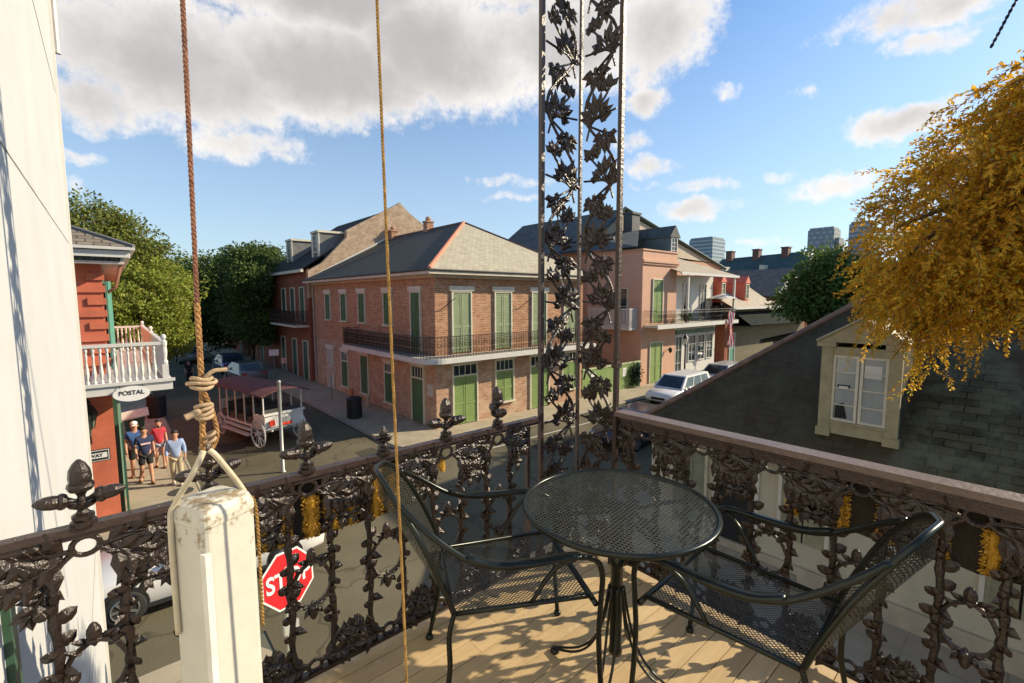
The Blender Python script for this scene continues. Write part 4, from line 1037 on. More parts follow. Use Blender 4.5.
# ------------------------------------------------------------------ red brick row with dormers
REDP = M('red_dormer_paint', (.62,.16,.10), .6, 0, .1, 2)
rb = thing('red_brick_row', 'low red brick house with two red dormers beyond the pink house', 'house', (47,22,0))
g = MB(); g.box(39.0,17.6,.1,40.5,27,5.3); g.build('brick_wall', REDW, rb)
g = MB(); g.box(40.501,17.62,.1,58,27,5.3); g.build('clapboard_wall', brickmat('olive_clapboard', (.17,.15,.10), (.20,.175,.12), (.09,.08,.05), w=6, h=.2, ms=.015, uvx=(1,0,0), bmp=.5), rb)
g = MB(); g.add([(38.9,16.9,5.15),(58,16.9,4.5),(58,22.5,7.4),(38.9,22.5,8.2)],[(0,1,2,3)]); rbr = g.build('roof', TANR, rb)
g = MB(); g.box(38.9,16.85,5.0,58,16.95,5.16); g.build('gutter', WHITEP, rb)
g = MB(); g.prism([(38.9,5.2),(46,5.2),(46,8.6),(42,9.2),(38.9,8.2)], 22.5, 22.7); g.build('rear_gable', DSL, rb)
for x in (39.6,44.4):
    g = MB(); g.box(x-.42,18.2,5.6,x+.42,21.5,7.3); g.prism([(x-.55,7.3),(x+.55,7.3),(x,7.95)],18.1,21.6); dm = g.build('dormer', REDP, rbr)
    glazed(dm, (x-.42,18.2,0), Sx, Sn, .42, .5, 5.9, 7.15, CREAMP, cols=2, rows=3, name='dormer_window')
g = MB(); g.box(40.6,16.2,3.55,58,17.598,3.65); g.add([(40.5,16.1,3.66),(58,16.1,3.5),(58,17.6,4.75),(40.5,17.6,4.75)],[(0,1,2,3)]); g.build('canopy', M('dark_canopy',(.02,.025,.022),1,0,.3,2,spec=.1), rb)
glazed(rb, (39,17.6,0), Sx, Sn, 1.3, .9, .4, 2.9, WHITEP, glass=TEALP, cols=1, rows=2, name='green_door')
# flag
fl = thing('flag', 'red and white striped flag hanging below the white gallery', 'flag', (37.2,16.3,3.5))
FR = M('flag_red', (.60,.05,.05), .8); FW = M('flag_white', (.75,.72,.68), .8)
for k in range(7):
    g = MB(); vs = []; fs = []
    for i in range(13):
        z = 5.0-2.7*i/12
        for j in (0,1): u = (k+j)*.14; vs.append((36.75+u*.8+.06*math.sin(i*.7+u*3), 16.3+.12*math.sin(i*.6+u*5), z-.25*u))
    for i in range(12): fs.append((2*i,2*i+1,2*i+3,2*i+2))
    g.add(vs, fs); g.build('stripe', FR if k%2 == 0 else FW, fl)
g = MB(); g.tube([(37.2,17.6,4.4),(37.0,16.3,5.05)], .025, 6); g.build('pole', CREAMP, fl)
# gallery umbrella
um = thing('patio_umbrella', 'white patio umbrella open on the white gallery', 'umbrella', (38.2,17.6,4.16))
g = MB(); g.lathe([(1.25,1.75),(.6,1.98),(.05,2.15)], (38.2,17.6,4.16), 8); g.f = g.f[:-2]; g.build('canopy', WHITEP, um)
g = MB(); g.tube([(38.2,17.6,4.16),(38.2,17.6,6.3)], .03, 6); g.build('pole', CREAMP, um)
# black chairs on gallery
for x in (36.0,37.4):
    ch = thing('folding_chair', 'small dark chair on the white gallery, %s' % ('beside the middle door' if x < 37 else 'under the umbrella'), 'chair', (x,17.4,4.16))
    g = MB(); g.box(x-.25,17.2,4.55,x+.25,17.65,4.6); g.build('seat', BLACKIRON, ch)
    g = MB(); g.cbox((x+.28,17.4,4.95),(.04,.45,.75),0,0,.25); g.build('backrest', BLACKIRON, ch)
    for a in (-.22,.22):
        for b_ in (17.24,17.6): g = MB(); g.box(x+a-.02,b_-.02,4.16,x+a+.02,b_+.02,4.55); g.build('leg', BLACKIRON, ch)
pp = thing('potted_plant', 'small potted plant on the white gallery railing', 'plant', (31.4,16.9,4.16))
g = MB(); g.lathe([(.12,0),(.18,.3),(.2,.32)], (31.4,16.95,4.16), 10); g.build('pot', TILE, pp)
p = rg.normal(size=(260,3))*np.array([.22,.15,.13])+np.array([31.4,16.95,4.62]); leaves('leaf_mass', p, rg.normal(size=(260,3)), .16, .1, MG, pp, 1)
# street lamp
sl = thing('street_lamp', 'black street lamp on the pavement before the white shop front', 'lamp', (29.1,15.75,.12))
g = MB(); g.lathe([(.16,0),(.16,.25),(.09,.35),(.06,.5),(.05,2.6),(.09,2.65),(.05,2.75)], (29.1,15.75,.12), 10); g.build('pole', BLACKIRON, sl)
g = MB(); g.lathe([(.09,2.78),(.17,3.15),(.16,3.16)], (29.1,15.75,.12), 6); g.build('lamp_glass', M('lamp_glass',(.55,.52,.42),.3), sl)
g = MB(); g.lathe([(.2,3.16),(.12,3.3),(.03,3.45)], (29.1,15.75,.12), 6); g.build('lamp_cap', BLACKIRON, sl)

# ------------------------------------------------------------------ slate cottage (right)
SLC = brickmat('cottage_slate', (.042,.038,.018), (.118,.104,.055), (.014,.015,.010), pale=(.085,.055,.03), palescale=.45, palerange=(.47,.60), w=.34, h=.165, ms=.010, uvx=(0,1,0), vz=1/.629, bmp=.6, rough=.75)
nt = SLC.node_tree; b = nt.nodes['Principled BSDF']; lk = b.inputs['Base Color'].links[0]; src = lk.from_socket; co = obj(nt)
sx2 = N(nt,'ShaderNodeSeparateXYZ'); nt.links.new(co, sx2.inputs[0])
yy = mathn(nt,'ADD', sx2.outputs[1], mathn(nt,'MULTIPLY', mathn(nt,'SUBTRACT', noise(nt,.9,7,co,.7), .5), 3.0))
wf = ramp(nt, yy, 1.2, 2.6, True)
worn = mixc(nt, ramp(nt, noise(nt,5,8,co,.7), .35,.7), (.050,.034,.017), (.075,.060,.034))
green = mixc(nt, mathn(nt,'MULTIPLY',ramp(nt, noise(nt,1.6,7,co,.7), .42,.62),.65), src, (.15,.165,.10))
nt.links.new(mixc(nt, mathn(nt,'MULTIPLY',wf,.72), green, worn), b.inputs['Base Color'])
SLN = brickmat('cottage_slate_north', (.055,.048,.026), (.10,.088,.05), (.02,.021,.015), w=.34, h=.165, ms=.010, uvx=(1,0,0), vz=1/.629, bmp=.6, rough=.75)
ct = thing('slate_cottage', 'low cream cottage under a steep dark slate roof with a dormer', 'house', (14,0,0))
ze, sl_ = 2.79, .81
cw = MB(); cw.box(10.4,-14,.1,18,6.45,2.85)
CW = M('cottage_wall', (.50,.44,.31), .85, 0, .12, .8, .15, 20, spot=(.38,.33,.23), spotamt=(.52,.72), spotscale=1.4)
cw.build('wall', CW, ct)
g = MB(); g.box(10.32,-14,.1,10.398,6.5,.5); g.build('plinth', M('plinth_render',(.42,.35,.25),.9,0,.2,2), ct)
a = (10,6.8,ze); b_ = (14,2.8,ze+4*sl_); c_ = (14,-12,ze+4*sl_); d_ = (10,-14.4,ze); e_ = (18.,6.8,ze); f2 = (18.,-14.4,ze)
g = MB(); g.add([a,b_,c_,d_],[(3,2,1,0)]); crf = g.build('roof', SLC, ct)
g = MB(); g.add([a,e_,b_],[(0,1,2)]); g.build('hip_slope', SLN, ct)
g = MB(); g.add([e_,f2,c_,b_],[(0,1,2,3)]); g.add([d_,f2,c_],[(0,2,1)]); g.build('rear_slope', SLC, ct)
g = MB(); g.tube([V(*a)+V(0,0,.03),V(*b_)+V(0,0,.03)], .07, 6); g.tube([V(*b_)+V(0,0,.02),V(*c_)+V(0,0,.02)], .08, 6); g.build('ridge_tiles', M('ridge_clay',(.22,.13,.09),.85,0,.3,5), crf)
g = MB(); g.box(9.96,-14.4,ze-.14,10.04,6.84,ze+.01); g.box(10.04,6.76,ze-.14,18,6.84,ze+.01); g.box(10.04,-14.4,ze-.12,10.398,6.76,ze-.08); g.build('eave', M('eave_dark',(.12,.10,.07),.7), ct)
# wall openings
opening(ct, (10.4,6.45,0),(0,-1,0),(-1,0,0), 1.05, .8, .2, 2.4, M('grey_green_door',(.22,.22,.15),.6), CW, lintel=False, slats=False)
D_ = {}; put = facade(D_, (10.4,6.45,0),(0,-1,0),(-1,0,0)); put('d',1.75,2.55,.15,2.45,.002,.012); od = D_['d'].build('doorway', DARK, ct)
D_ = {}; put = facade(D_, (10.4,6.45,0),(0,-1,0),(-1,0,0))
for u in (1.65,2.55): put('t',u,u+.1,.15,2.55,.002,.07)
put('t',1.75,2.55,2.45,2.55,.002,.07); D_['t'].build('door_frame', CREAMP, od)
for u in (3.5,6.5): opening(ct, (10.4,6.45,0),(0,-1,0),(-1,0,0), u, .8, 1.0, 2.4, M('olive_shutter',(.30,.28,.17),.6), CREAMP, lintel=False)
g = MB(); g.box(10.28,3.0,.2,10.33,4.6,.32); g.build('vent_strip', M('vent_grey',(.25,.22,.17),.7), ct)
# dormer
DCR = M('dormer_cream', (.33,.285,.165), .6, 0, .18, 5, .1, 30)
dx = 10.62; y0, y1 = 1.60, 2.84; zb = ze+sl_*(dx-10)+.02; zt_ = 5.05
g = MB(); g.box(dx,y0+.02,zb-.05,dx+3.0,y1-.02,zt_); dm = g.build('dormer', SLN, crf)
g = MB()
g.box(dx-.10,y0,zb+.02,dx-.002,y0+.19,zt_); g.box(dx-.10,y1-.19,zb+.02,dx-.002,y1,zt_)
g.box(dx-.13,y0-.03,zb-.02,dx-.002,y0+.21,zb+.14); g.box(dx-.13,y1-.21,zb-.02,dx-.002,y1+.03,zb+.14)
g.box(dx-.08,y0+.19,zb+.04,dx-.002,y1-.19,zb+.26); g.box(dx-.12,y0+.17,zb+.26,dx-.002,y1-.17,zb+.30)
g.box(dx-.08,y0+.19,zt_-.16,dx-.002,y1-.19,zt_)
g.box(dx-.16,y0-.07,zt_,dx+.01,y0+.24,zt_+.09); g.box(dx-.16,y1-.24,zt_,dx+.01,y1+.07,zt_+.09)
g.build('dormer_pilasters', DCR, dm)
ym = (y0+y1)/2; g = MB()
g.add([(dx-.14,y0-.05,zt_+.091),(dx-.14,y1+.05,zt_+.091),(dx-.14,ym,zt_+.50),(dx+3,y0-.05,zt_+.091),(dx+3,y1+.05,zt_+.091),(dx+3,ym,zt_+.50)],[(0,2,1),(3,4,5),(0,3,5,2),(1,2,5,4),(0,1,4,3)])
g.build('pediment', DCR, dm)
g = MB(); g.tube([(dx-.15,y0-.08,zt_+.10),(dx-.15,ym,zt_+.54),(dx-.15,y1+.08,zt_+.10)], .035, 4); g.build('pediment_moulding', DCR, dm)
gw = MB(); yw0, yw1, zw0, zw1 = y0+.19, y1-.19, zb+.30, zt_-.16
gw.box(dx-.03,yw0,zw0,dx-.004,yw1,zw1)
PANE = M('curtained_glass', (.30,.32,.30), .12, 0, .15, 2, spec=.9); wn = gw.build('window', PANE, dm)
g = MB(); fr = .045
for (p0,p1) in ((yw0,ym-.012),(ym+.012,yw1)):
    g.box(dx-.065,p0,zw0,dx-.031,p0+fr,zw1); g.box(dx-.065,p1-fr,zw0,dx-.031,p1,zw1)
    for z in (zw0,zw1-fr): g.box(dx-.065,p0+fr,z,dx-.031,p1-fr,z+fr)
    for k in (1,2,3): z = zw0+(zw1-zw0)*k/4; g.box(dx-.055,p0+fr,z-.011,dx-.031,p1-fr,z+.011)
g.build('sash', CREAMP, wn)
g = MB(); g.box(dx-.045,ym+.14,zw0+.62,dx-.0315,ym+.34,zw0+.71); g.build('dark_sticker', DARK, wn)
g = MB(); g.box(dx-.05,ym+.165,zw0+.642,dx-.0455,ym+.315,zw0+.688); g.build('sticker_face', WHITEP, wn)
g = MB(); g.prism([(0,0),(.2,0),(.13,.30),(0,.26)],0,.01)
g.v = [V(dx-.034-p.y, ym+.36-p.x, zw0+.06+p.z) for p in g.v]; g.build('dark_cutout', DARK, wn)
g = MB(); g.box(dx-.04,ym-.33,zw0+.88,dx-.0315,ym-.07,zw0+1.12); g.build('white_card', WHITEP, wn)

# olive wall building behind the cottage
ow = thing('grey_side_house', 'low weathered clapboard house behind the hipped end of the slate cottage', 'house', (27,3,0))
OW = brickmat('grey_clapboard', (.20,.18,.12), (.23,.20,.14), (.10,.09,.06), w=6, h=.16, ms=.012, uvx=(1,0,0), bmp=.5)
g = MB(); g.box(18.6,-3,.1,34,6.6,4.4); g.build('wall', OW, ow)
g = MB(); g.add([(18.3,7.0,4.42),(34.2,7.0,4.42),(34.2,1.8,6.0),(18.3,1.8,6.0)],[(0,1,2,3)]); g.add([(18.3,1.8,6.0),(34.2,1.8,6.0),(34.2,-3.3,4.42),(18.3,-3.3,4.42)],[(0,1,2,3)]); g.prism([(0,0)]*3 if False else [(0,0),(1,0),(0,1)],0,.0001) if False else None
g.build('roof', DSL, ow)
g = MB(); g.box(18.3,6.96,4.28,34.2,7.06,4.42); g.build('eave', M('rusty_gutter',(.30,.26,.18),.7), ow)
# unseen tall house, added behind the golden vine to cast shade on the street
hh = thing('added_shade_house', 'unseen tall tan townhouse added behind the golden foliage to shade the street', 'house', (32,-4,0))
g = MB(); g.box(26,-14,.1,38,2.4,12.2); g.build('wall', M('tan_stucco',(.50,.44,.34),.85,0,.12,.8), hh)
g = MB(); g.box(25.7,-14.3,12.2,38.3,2.7,12.5); g.build('parapet', CREAMP, hh)
for z in (2,5.3,8.7):
    for y in (-.2,-3.2,-6.2): glazed(hh, (26,2.4,0),(0,-1,0),(-1,0,0), 2.4-y, 1.1, z, z+2, WHITEP, name='window')

# ------------------------------------------------------------------ distant roofs and towers
fr_ = thing('large_dark_roof_house', 'large distant house with dark green roof and three ridge chimneys', 'house', (76,28,0))
DGR = M('far_green_roof', (.045,.085,.08), .7, 0, .25, .5)
g = MB(); g.box(70,21.5,.1,82,35,8.1); g.build('wall', M('far_brick',(.26,.13,.09),.8), fr_)
g = MB(); g.add([(69.5,21.2,8.1),(69.5,35.4,8.1),(75,34.8,12.1),(75,22.2,12.5)],[(0,3,2,1)]); g.add([(75,22.2,12.5),(75,34.8,12.1),(82.5,35.4,8.1),(82.5,21.2,8.1)],[(0,3,2,1)]); g.build('roof', DGR, fr_)
g = MB(); g.tube([(69.4,21.2,8.1),(75,22.1,12.5),(82.5,21.2,8.1)], .18, 4); g.build('barge_board', WHITEP, fr_)
for y in (25.4,29.4,33.4): g = MB(); g.box(74.2,y-.45,11.6,75.4,y+.45,13.1); g.box(74.1,y-.55,13.1,75.5,y+.55,13.25); g.build('chimney', M('far_chimney',(.16,.08,.06),.8), fr_)
for y in (32.6,27.2): g = MB(); g.box(70.9,y-.3,9.0,72.5,y+.3,10.6); g.build('dormer', CREAMP, fr_)
mid = thing('middle_roof_house', 'house with slate roof and a white gable beyond the red dormers', 'house', (57,22,0))
g = MB(); g.box(52,18.5,.1,64,27,6.2); g.build('wall', REDW, mid)
g = MB(); g.add([(51.6,18.2,6.1),(51.6,27.2,6.1),(57,27,9.2),(57,18.4,9.2)],[(0,3,2,1)]); g.add([(57,18.4,9.2),(57,27,9.2),(64.5,27.2,6.1),(64.5,18.2,6.1)],[(0,3,2,1)]); g.build('roof', DSL, mid)
g = MB(); g.prism([(52,6.2),(64,6.2),(57,9.1)], 18.5, 18.6); g.build('gable', WHITEP, mid)
g = MB(); g.box(55.8,18.3,5.8,58.2,18.49,8.0); g.build('gable_window', DARK, mid)
TG = brickmat('tower_cladding', (.20,.27,.31), (.22,.29,.33), (.45,.50,.52), w=400, h=4.0, ms=.9, uvx=(1,1,0), bmp=0, rough=.4)
TG2 = brickmat('tower_concrete', (.45,.46,.45), (.5,.5,.49), (.28,.32,.35), w=5, h=4.2, ms=1.1, uvx=(1,1,0), bmp=0, rough=.6)
def tower(label, x0, y0, x1, y1, h_, m, extra=None):
    t = thing('office_tower', label, 'tower', ((x0+x1)/2,(y0+y1)/2,0), 0, 'distant downtown towers')
    g = MB(); g.box(x0,y0,0,x1,y1,h_); g.build('shaft', m, t)
    g = MB(); g.box(x0+1,y0+1,h_,x1-1,y1-1,h_+2.0); g.build('roof_plant', TG2, t)
    if extra: g = MB(); g.box(*extra); g.build('wing', m, t)
tower('squat blue glass tower above the roofs left of the others', 500,243,530,270, 70, TG)
tower('slim grey tower behind the leafy tree, middle one of three', 500,131,520,152, 68, TG2, (505,128,0,520,131,60))
tower('dark tower half hidden by the golden foliage', 500,103,520,120, 70, TG)
rw = thing('roof_row', 'row of low distant roofs seen between the dark roof house and the leafy tree', 'house', (100,30,0))
g = MB(); g.box(88,10,0,110,34,7.5); g.build('wall', M('far_tan_wall',(.35,.27,.2),.8), rw)
g = MB(); g.prism([(87,7.5),(111,7.5),(99,10.5)], 9.5, 34.5); g.build('roof', M('far_grey_roof',(.16,.16,.15),.8), rw)

# ------------------------------------------------------------------ red corner building (left)
REDS = M('red_stucco', (.52,.135,.07), .8, 0, .16, 2.2, .12, 25)
rc = thing('red_corner_building', 'red stuccoed corner building with quoins and white baluster gallery', 'building', (-3,22,0))
g = MB(); g.box(-7,15.85,.1,-.05,31,6.85); g.build('wall', REDS, rc)
g = MB(); z = 4.3; k = 0
while z < 6.6:
    L = .44 if k%2 == 0 else .26
    g.box(-.10-L,15.80,z,-.045,15.848,z+.17); g.box(-.048,15.80,z,-.005,15.85+L,z+.17); z += .31; k += 1
g.build('quoins', REDS, rc)
g = MB(); g.box(-7.5,15.15,7.02,.50,15.27,7.18); g.box(.40,15.27,7.02,.52,31,7.18); g.box(-7.5,15.05,7.20,.62,15.15,7.27); g.box(.52,15.15,7.20,.62,31,7.27); g.build('fascia', WHITEP, rc)
g = MB(); g.box(-7.5,15.27,6.86,.40,31,6.92); g.build('soffit', M('soffit_cream',(.55,.48,.42),.7), rc)
g = MB(); a0 = (.60,15.06,7.28); a1 = (-7.5,15.06,7.28); a2 = (.60,31,7.28); p0 = (-3.4,19.1,9.0); p1 = (-3.4,31,9.0); p2 = (-7.5,19.1,9.0)
g.add([a1,a0,p0,p2],[(0,1,2,3)]); g.add([a0,a2,p1,p0],[(0,1,2,3)])
g.build('roof', brickmat('red_house_slate', (.20,.17,.13), (.27,.23,.18), (.10,.085,.07), w=.3, h=.2, ms=.02, uvx=(1,0,0), vz=2.2), rc)
g = MB(); g.tube([V(*a0)+V(0,0,.02),V(*p0)+V(0,0,.02)], .05, 5); g.build('hip_roll', M('hip_grey',(.16,.15,.14),.7), rc)
g = MB(); g.box(-.048,16.3,4.2,-.01,17.0,6.5); z = 4.3
while z < 6.4: g.box(-.01,16.36,z,.0,16.94,z+.03); z += .08
g.cbox((.05,16.1,5.3),(.04,.36,2.3),R(-14)); g.build('teal_shutter', TEALP, rc)
g = MB(); g.tube(cr([(.33,15.9,6.86),(.2,15.9,6.3),(.02,16.2,6.0),(.02,17.6,4.3)],4), .035, 6); g.build('downspout', M('rust_pipe',(.30,.13,.08),.7), rc)
# gallery
g = MB(); g.box(-4,13.62,3.98,1.02,15.848,4.06); g.box(-.048,15.848,3.98,1.02,22.5,4.06); gf_ = g.build('gallery_floor', WHITEP, rc)
g = MB(); g.box(-4,13.55,3.86,1.07,13.618,4.10); g.box(1.022,13.618,3.86,1.07,22.5,4.10); g.box(-4,13.50,4.06,1.12,13.549,4.13); g.build('gallery_fascia', WHITEP, gf_)
def baluster(mb, x, y, z0, h_, s_=1.):
    mb.lathe([(.035*s_,0),(.035*s_,.05*h_),(.02*s_,.1*h_),(.04*s_,.28*h_),(.036*s_,.36*h_),(.018*s_,.62*h_),(.028*s_,.78*h_),(.018*s_,.84*h_),(.035*s_,.92*h_),(.035*s_,h_)], (x,y,z0), 8)
PINKP = WHITEP
g = MB(); x = -1.6
while x < .85: baluster(g, x, 13.68, 4.12, .80); x += .118
g.build('baluster_row', PINKP, rc)
g = MB(); y = 13.9
while y < 22.3: baluster(g, .96, y, 4.12, .80); y += .125
g.build('baluster_row', PINKP, rc)
g = MB(); x = .0
while x < .9: baluster(g, x, 22.4, 4.12, .80); x += .118
g.build('baluster_row', PINKP, rc)
g = MB()
for (x0_,ya,x1_,yb) in ((-4,13.63,.90,13.73),(.91,13.78,1.01,22.35),(-.04,22.36,1.01,22.46)): g.box(x0_,ya,4.92,x1_,yb,4.99); g.box(x0_,ya,4.07,x1_,yb,4.12)
g.build('gallery_rail', PINKP, rc)
for (x,y) in ((.96,13.70),(.96,22.42),(.96,18.0)):
    g = MB(); g.box(x-.06,y-.06,4.07,x+.06,y+.06,4.45); g.lathe([(.05,4.45),(.065,4.5),(.04,4.56),(.06,4.75),(.05,4.85),(.065,4.92),(.065,5.0),(.03,5.02),(.055,5.07),(.058,5.11),(.03,5.16)], (x,y,0), 10); g.build('newel_post', PINKP, rc)
# ground floor shop doors on the side street
for y in (16.6,18.5,21.0): opening(rc, (-.05,15.85,0),(0,1,0),(1,0,0), y-15.85, 1.0, .15, 3.1, DKGREEN, DKGREEN, lintel=False, leaves_=1, slats=False, name='shop_door')
for y in (17.6,): g = MB(); g.cbox((.06,y,1.55),(.04,.22,2.8),R(-20)); g.build('open_shutter', M('pale_teal',(.10,.17,.12),.6), rc)
g = MB(); g.cbox((.10,15.95,1.4),(.05,.12,2.6)); g.build('open_shutter', DKGREEN, rc)
# lantern
ln = thing('wall_lantern', 'black iron lantern on the red wall above the street sign', 'lantern', (-.52,15.6,3.0))
g = MB(); g.lathe([(.02,-.55),(.03,-.5),(.05,-.38),(.09,-.35),(.15,.0),(.16,.02)], (-.52,15.6,3.1), 6); g.build('lamp_body', M('lantern_glass',(.10,.12,.08),.25), ln)
g = MB()
for i in range(6): a = i*PI/3; g.tube([(-.52+.09*math.cos(a),15.6+.09*math.sin(a),2.75),(-.52+.155*math.cos(a),15.6+.155*math.sin(a),3.11)], .012, 4)
g.lathe([(.19,3.11),(.12,3.28),(.05,3.36),(.07,3.42),(.01,3.5)], (-.52,15.6,0), 6); g.tube([(-.52,15.6,2.6),(-.52,15.84,2.3)], .02, 5); g.build('lamp_frame', BLACKIRON, ln)

def text(s, size, mat, parent, mat4, name='lettering', ext=.004, bold=0.0, sx_=1.0):
    cu = bpy.data.curves.new('t','FONT'); cu.body = s; cu.size = size; cu.extrude = ext; cu.align_x = 'CENTER'; cu.align_y = 'CENTER'; cu.offset = bold
    o = bpy.data.objects.new('t', cu); C.objects.link(o)
    dg = bpy.context.evaluated_depsgraph_get(); me = bpy.data.meshes.new_from_object(o.evaluated_get(dg))
    bpy.data.objects.remove(o); me.transform(mat4 @ Matrix.Diagonal((sx_,1,1,1))); me.materials.clear(); me.materials.append(mat)
    ob = bpy.data.objects.new(name, me); C.objects.link(ob); ob.parent = parent; return ob
FACE_S = Matrix.Rotation(PI/2,4,'X')   # text in XZ plane facing -Y
INK = M('black_ink', (.015,.015,.015), .6); SIGNW = M('sign_white', (.78,.76,.72), .45, 0, .04); SIGNR = M('sign_red', (.62,.02,.025), .4, 0, .06, 5)
ps = thing('shop_sign', 'white oval hanging sign reading POSTAL under the white gallery', 'sign', (.30,13.47,3.86))
def oval(rx, rz_, y0, y1, n=32):
    g = MB(); g.prism([(rx*math.cos(2*PI*i/n), rz_*math.sin(2*PI*i/n)) for i in range(n)], y0, y1); return g
oval(.33,.17,-.015,.015).build('board', SIGNW, ps, local=True)
text('POSTAL', .135, INK, ps, Matrix.Translation((0,-.018,.02)) @ FACE_S, bold=.002, sx_=.95)
for x in (-.2,.2): g = MB(); g.tube([(x,0.03,.1),(x,0.06,.25)], .006, 5); g.build('hanger', BLACKIRON, ps, local=True)
ow_ = thing('street_sign', 'black and white ONE WAY arrow sign on the red wall', 'sign', (-.63,15.42,2.07))
g = MB(); g.box(-.46,-.008,-.155,.46,.008,.155); g.build('plate', INK, ow_, local=True)
g = MB(); g.box(-.44,-.012,-.135,.44,-.0085,.135); g.build('border', SIGNW, ow_, local=True)
g = MB(); g.box(-.425,-.0155,-.12,.425,-.0125,.12); g.build('field', INK, ow_, local=True)
g = MB(); g.prism([(-.40,0),(-.30,.10),(-.30,.065),(.40,.065),(.40,-.065),(-.30,-.065),(-.30,-.10)], -.019, -.016); g.build('arrow', SIGNW, ow_, local=True)
text('ONE WAY', .115, INK, ow_, Matrix.Translation((.05,-.021,0)) @ FACE_S, bold=.003)
g = MB(); g.box(-.02,.008,-.1,.02,.42,-.06); g.build('bracket', BLACKIRON, ow_, local=True)

# STOP sign
sp = thing('stop_sign', 'red octagonal STOP sign on a pale post below the street railing', 'sign', (1.53,6.12,0), R(18))
lean = Matrix.Translation((0,0,2.44)) @ Matrix.Rotation(R(4),4,'Y') @ Matrix.Rotation(R(-8),4,'X')
def octa(r, y0, y1):
    g = MB(); g.m = lean; g.prism([(r*math.cos(R(22.5+45*i)), r*math.sin(R(22.5+45*i))) for i in range(8)], y0, y1); return g
octa(.38,-.004,.004).build('plate', SIGNW, sp, local=True); octa(.355,-.008,-.0045).build('red_face', SIGNR, sp, local=True)
text('STOP', .29, SIGNW, sp, lean @ Matrix.Translation((0,-.012,0)) @ FACE_S, bold=.006, sx_=.88)
g = MB(); g.box(-.04,.012,.0,.04,.05,2.6); g.build('post', M('galvanised_post',(.50,.47,.40),.5,.3,.15,6), sp, local=True)
g = MB(); g.box(-.10,-.03,1.72,.10,.011,1.84); g.build('bracket', M('bracket_grey',(.5,.5,.46),.5,.3), sp, local=True)

# ------------------------------------------------------------------ street things
def bollard_pole():
    t = thing('sign_pole', 'bare grey metal pole standing beside the carriage', 'pole', (4.25,17.0,0))
    g = MB(); g.lathe([(.10,0),(.10,.04),(.06,.06),(.06,3.12),(.065,3.14),(.065,3.2),(.02,3.23)], (4.25,17.0,0), 12); g.build('shaft', M('grey_pole',(.30,.31,.29),.45,.4,.15,6), t, smooth=True)
bollard_pole()
def litter_bin(label, loc, h_, r):
    t = thing('litter_bin', label, 'bin', loc, 0, 'dark street bins'); g = MB(); g.lathe([(r*.85,0),(r,.05),(r,h_*.85),(r*1.06,h_*.87),(r*1.06,h_*.93),(r*.7,h_),(r*.3,h_*1.02)], loc, 14); g.build('bin_body', M('bin_black',(.014,.016,.014),.6), t)
    g = MB(); g.tube([(loc[0]+r*1.02*math.cos(a),loc[1]+r*1.02*math.sin(a),loc[2]+h_*.5) for a in [2*PI*i/14 for i in range(14)]], .015, 4, closed=True); g.build('hoop', BLACKIRON, t)
litter_bin('black round litter bin on the shaded pavement by the brick corner house', (8.9,22.1,.12), 1.05, .36)
litter_bin('black round litter bin in the shade beyond the walking people', (1.55,28.8,.12), 1.15, .40)
gc = thing('green_cart', 'small green bin with a pale open lid behind the walking people', 'bin', (.55,24.6,.12))
g = MB(); g.add([(.3,24.35,.2),(.8,24.35,.2),(.8,24.9,.2),(.3,24.9,.2),(.22,24.25,1.1),(.9,24.25,1.1),(.9,25,1.1),(.22,25,1.1)],[(0,3,2,1),(4,5,6,7),(0,1,5,4),(1,2,6,5),(2,3,7,6),(3,0,4,7)]); g.build('bin_body', DKGREEN, gc)
g = MB(); g.cbox((.6,24.6,1.22),(.9,.8,.05),0,R(12),R(-8)); g.build('lid', M('pale_lid',(.55,.58,.50),.5), gc)
for i in range(2): g = MB(); g.tube([(.32+.4*i,25.0,.24),(.38+.4*i,25.0,.24)], .12, 12); g.build('wheel', RUBBER, gc)
def parking_sign(label, loc, h_, w_, hh_, m):
    t = thing('parking_sign', label, 'sign', loc, R(-12), 'small signs along the side street'); g = MB(); g.tube([(0,0,0),(0,0,h_)], .03, 6); g.build('post', M('sign_post',(.2,.2,.18),.6), t, local=True)
    g = MB(); g.box(-w_/2,-.05,h_-hh_,w_/2,-.035,h_); g.build('plate', m, t, local=True)
PS = M('faded_pink_plate', (.62,.42,.34), .6)
parking_sign('faded pink sign plate on a pole against the brick side wall', (9.55,27.0,.12), 1.95, .55, .50, PS)
parking_sign('small white sign plate before the red townhouse', (8.9,36.5,.12), 2.2, .62, .45, SIGNW)
parking_sign('smaller pinkish sign plate right of the white one by the townhouse', (9.4,36.0,.12), 1.6, .35, .4, PS)
hy = thing('bollard', 'short rusty orange bollard against the brick side wall', 'bollard', (10.3,25.9,.12)); g = MB(); g.lathe([(.14,0),(.14,.6),(.1,.7),(.03,.75)], (10.3,25.9,.12), 10); g.build('shaft', M('rusty_orange',(.45,.2,.09),.8,0,.3,10), hy)
hy = thing('bollard', 'short pale bollard against the brick wall nearer the corner', 'bollard', (10.3,23.7,.12)); g = MB(); g.lathe([(.12,0),(.12,.6),(.08,.7),(.03,.75)], (10.3,23.7,.12), 10); g.build('shaft', M('pale_bollard',(.42,.33,.22),.8,0,.3,10), hy)

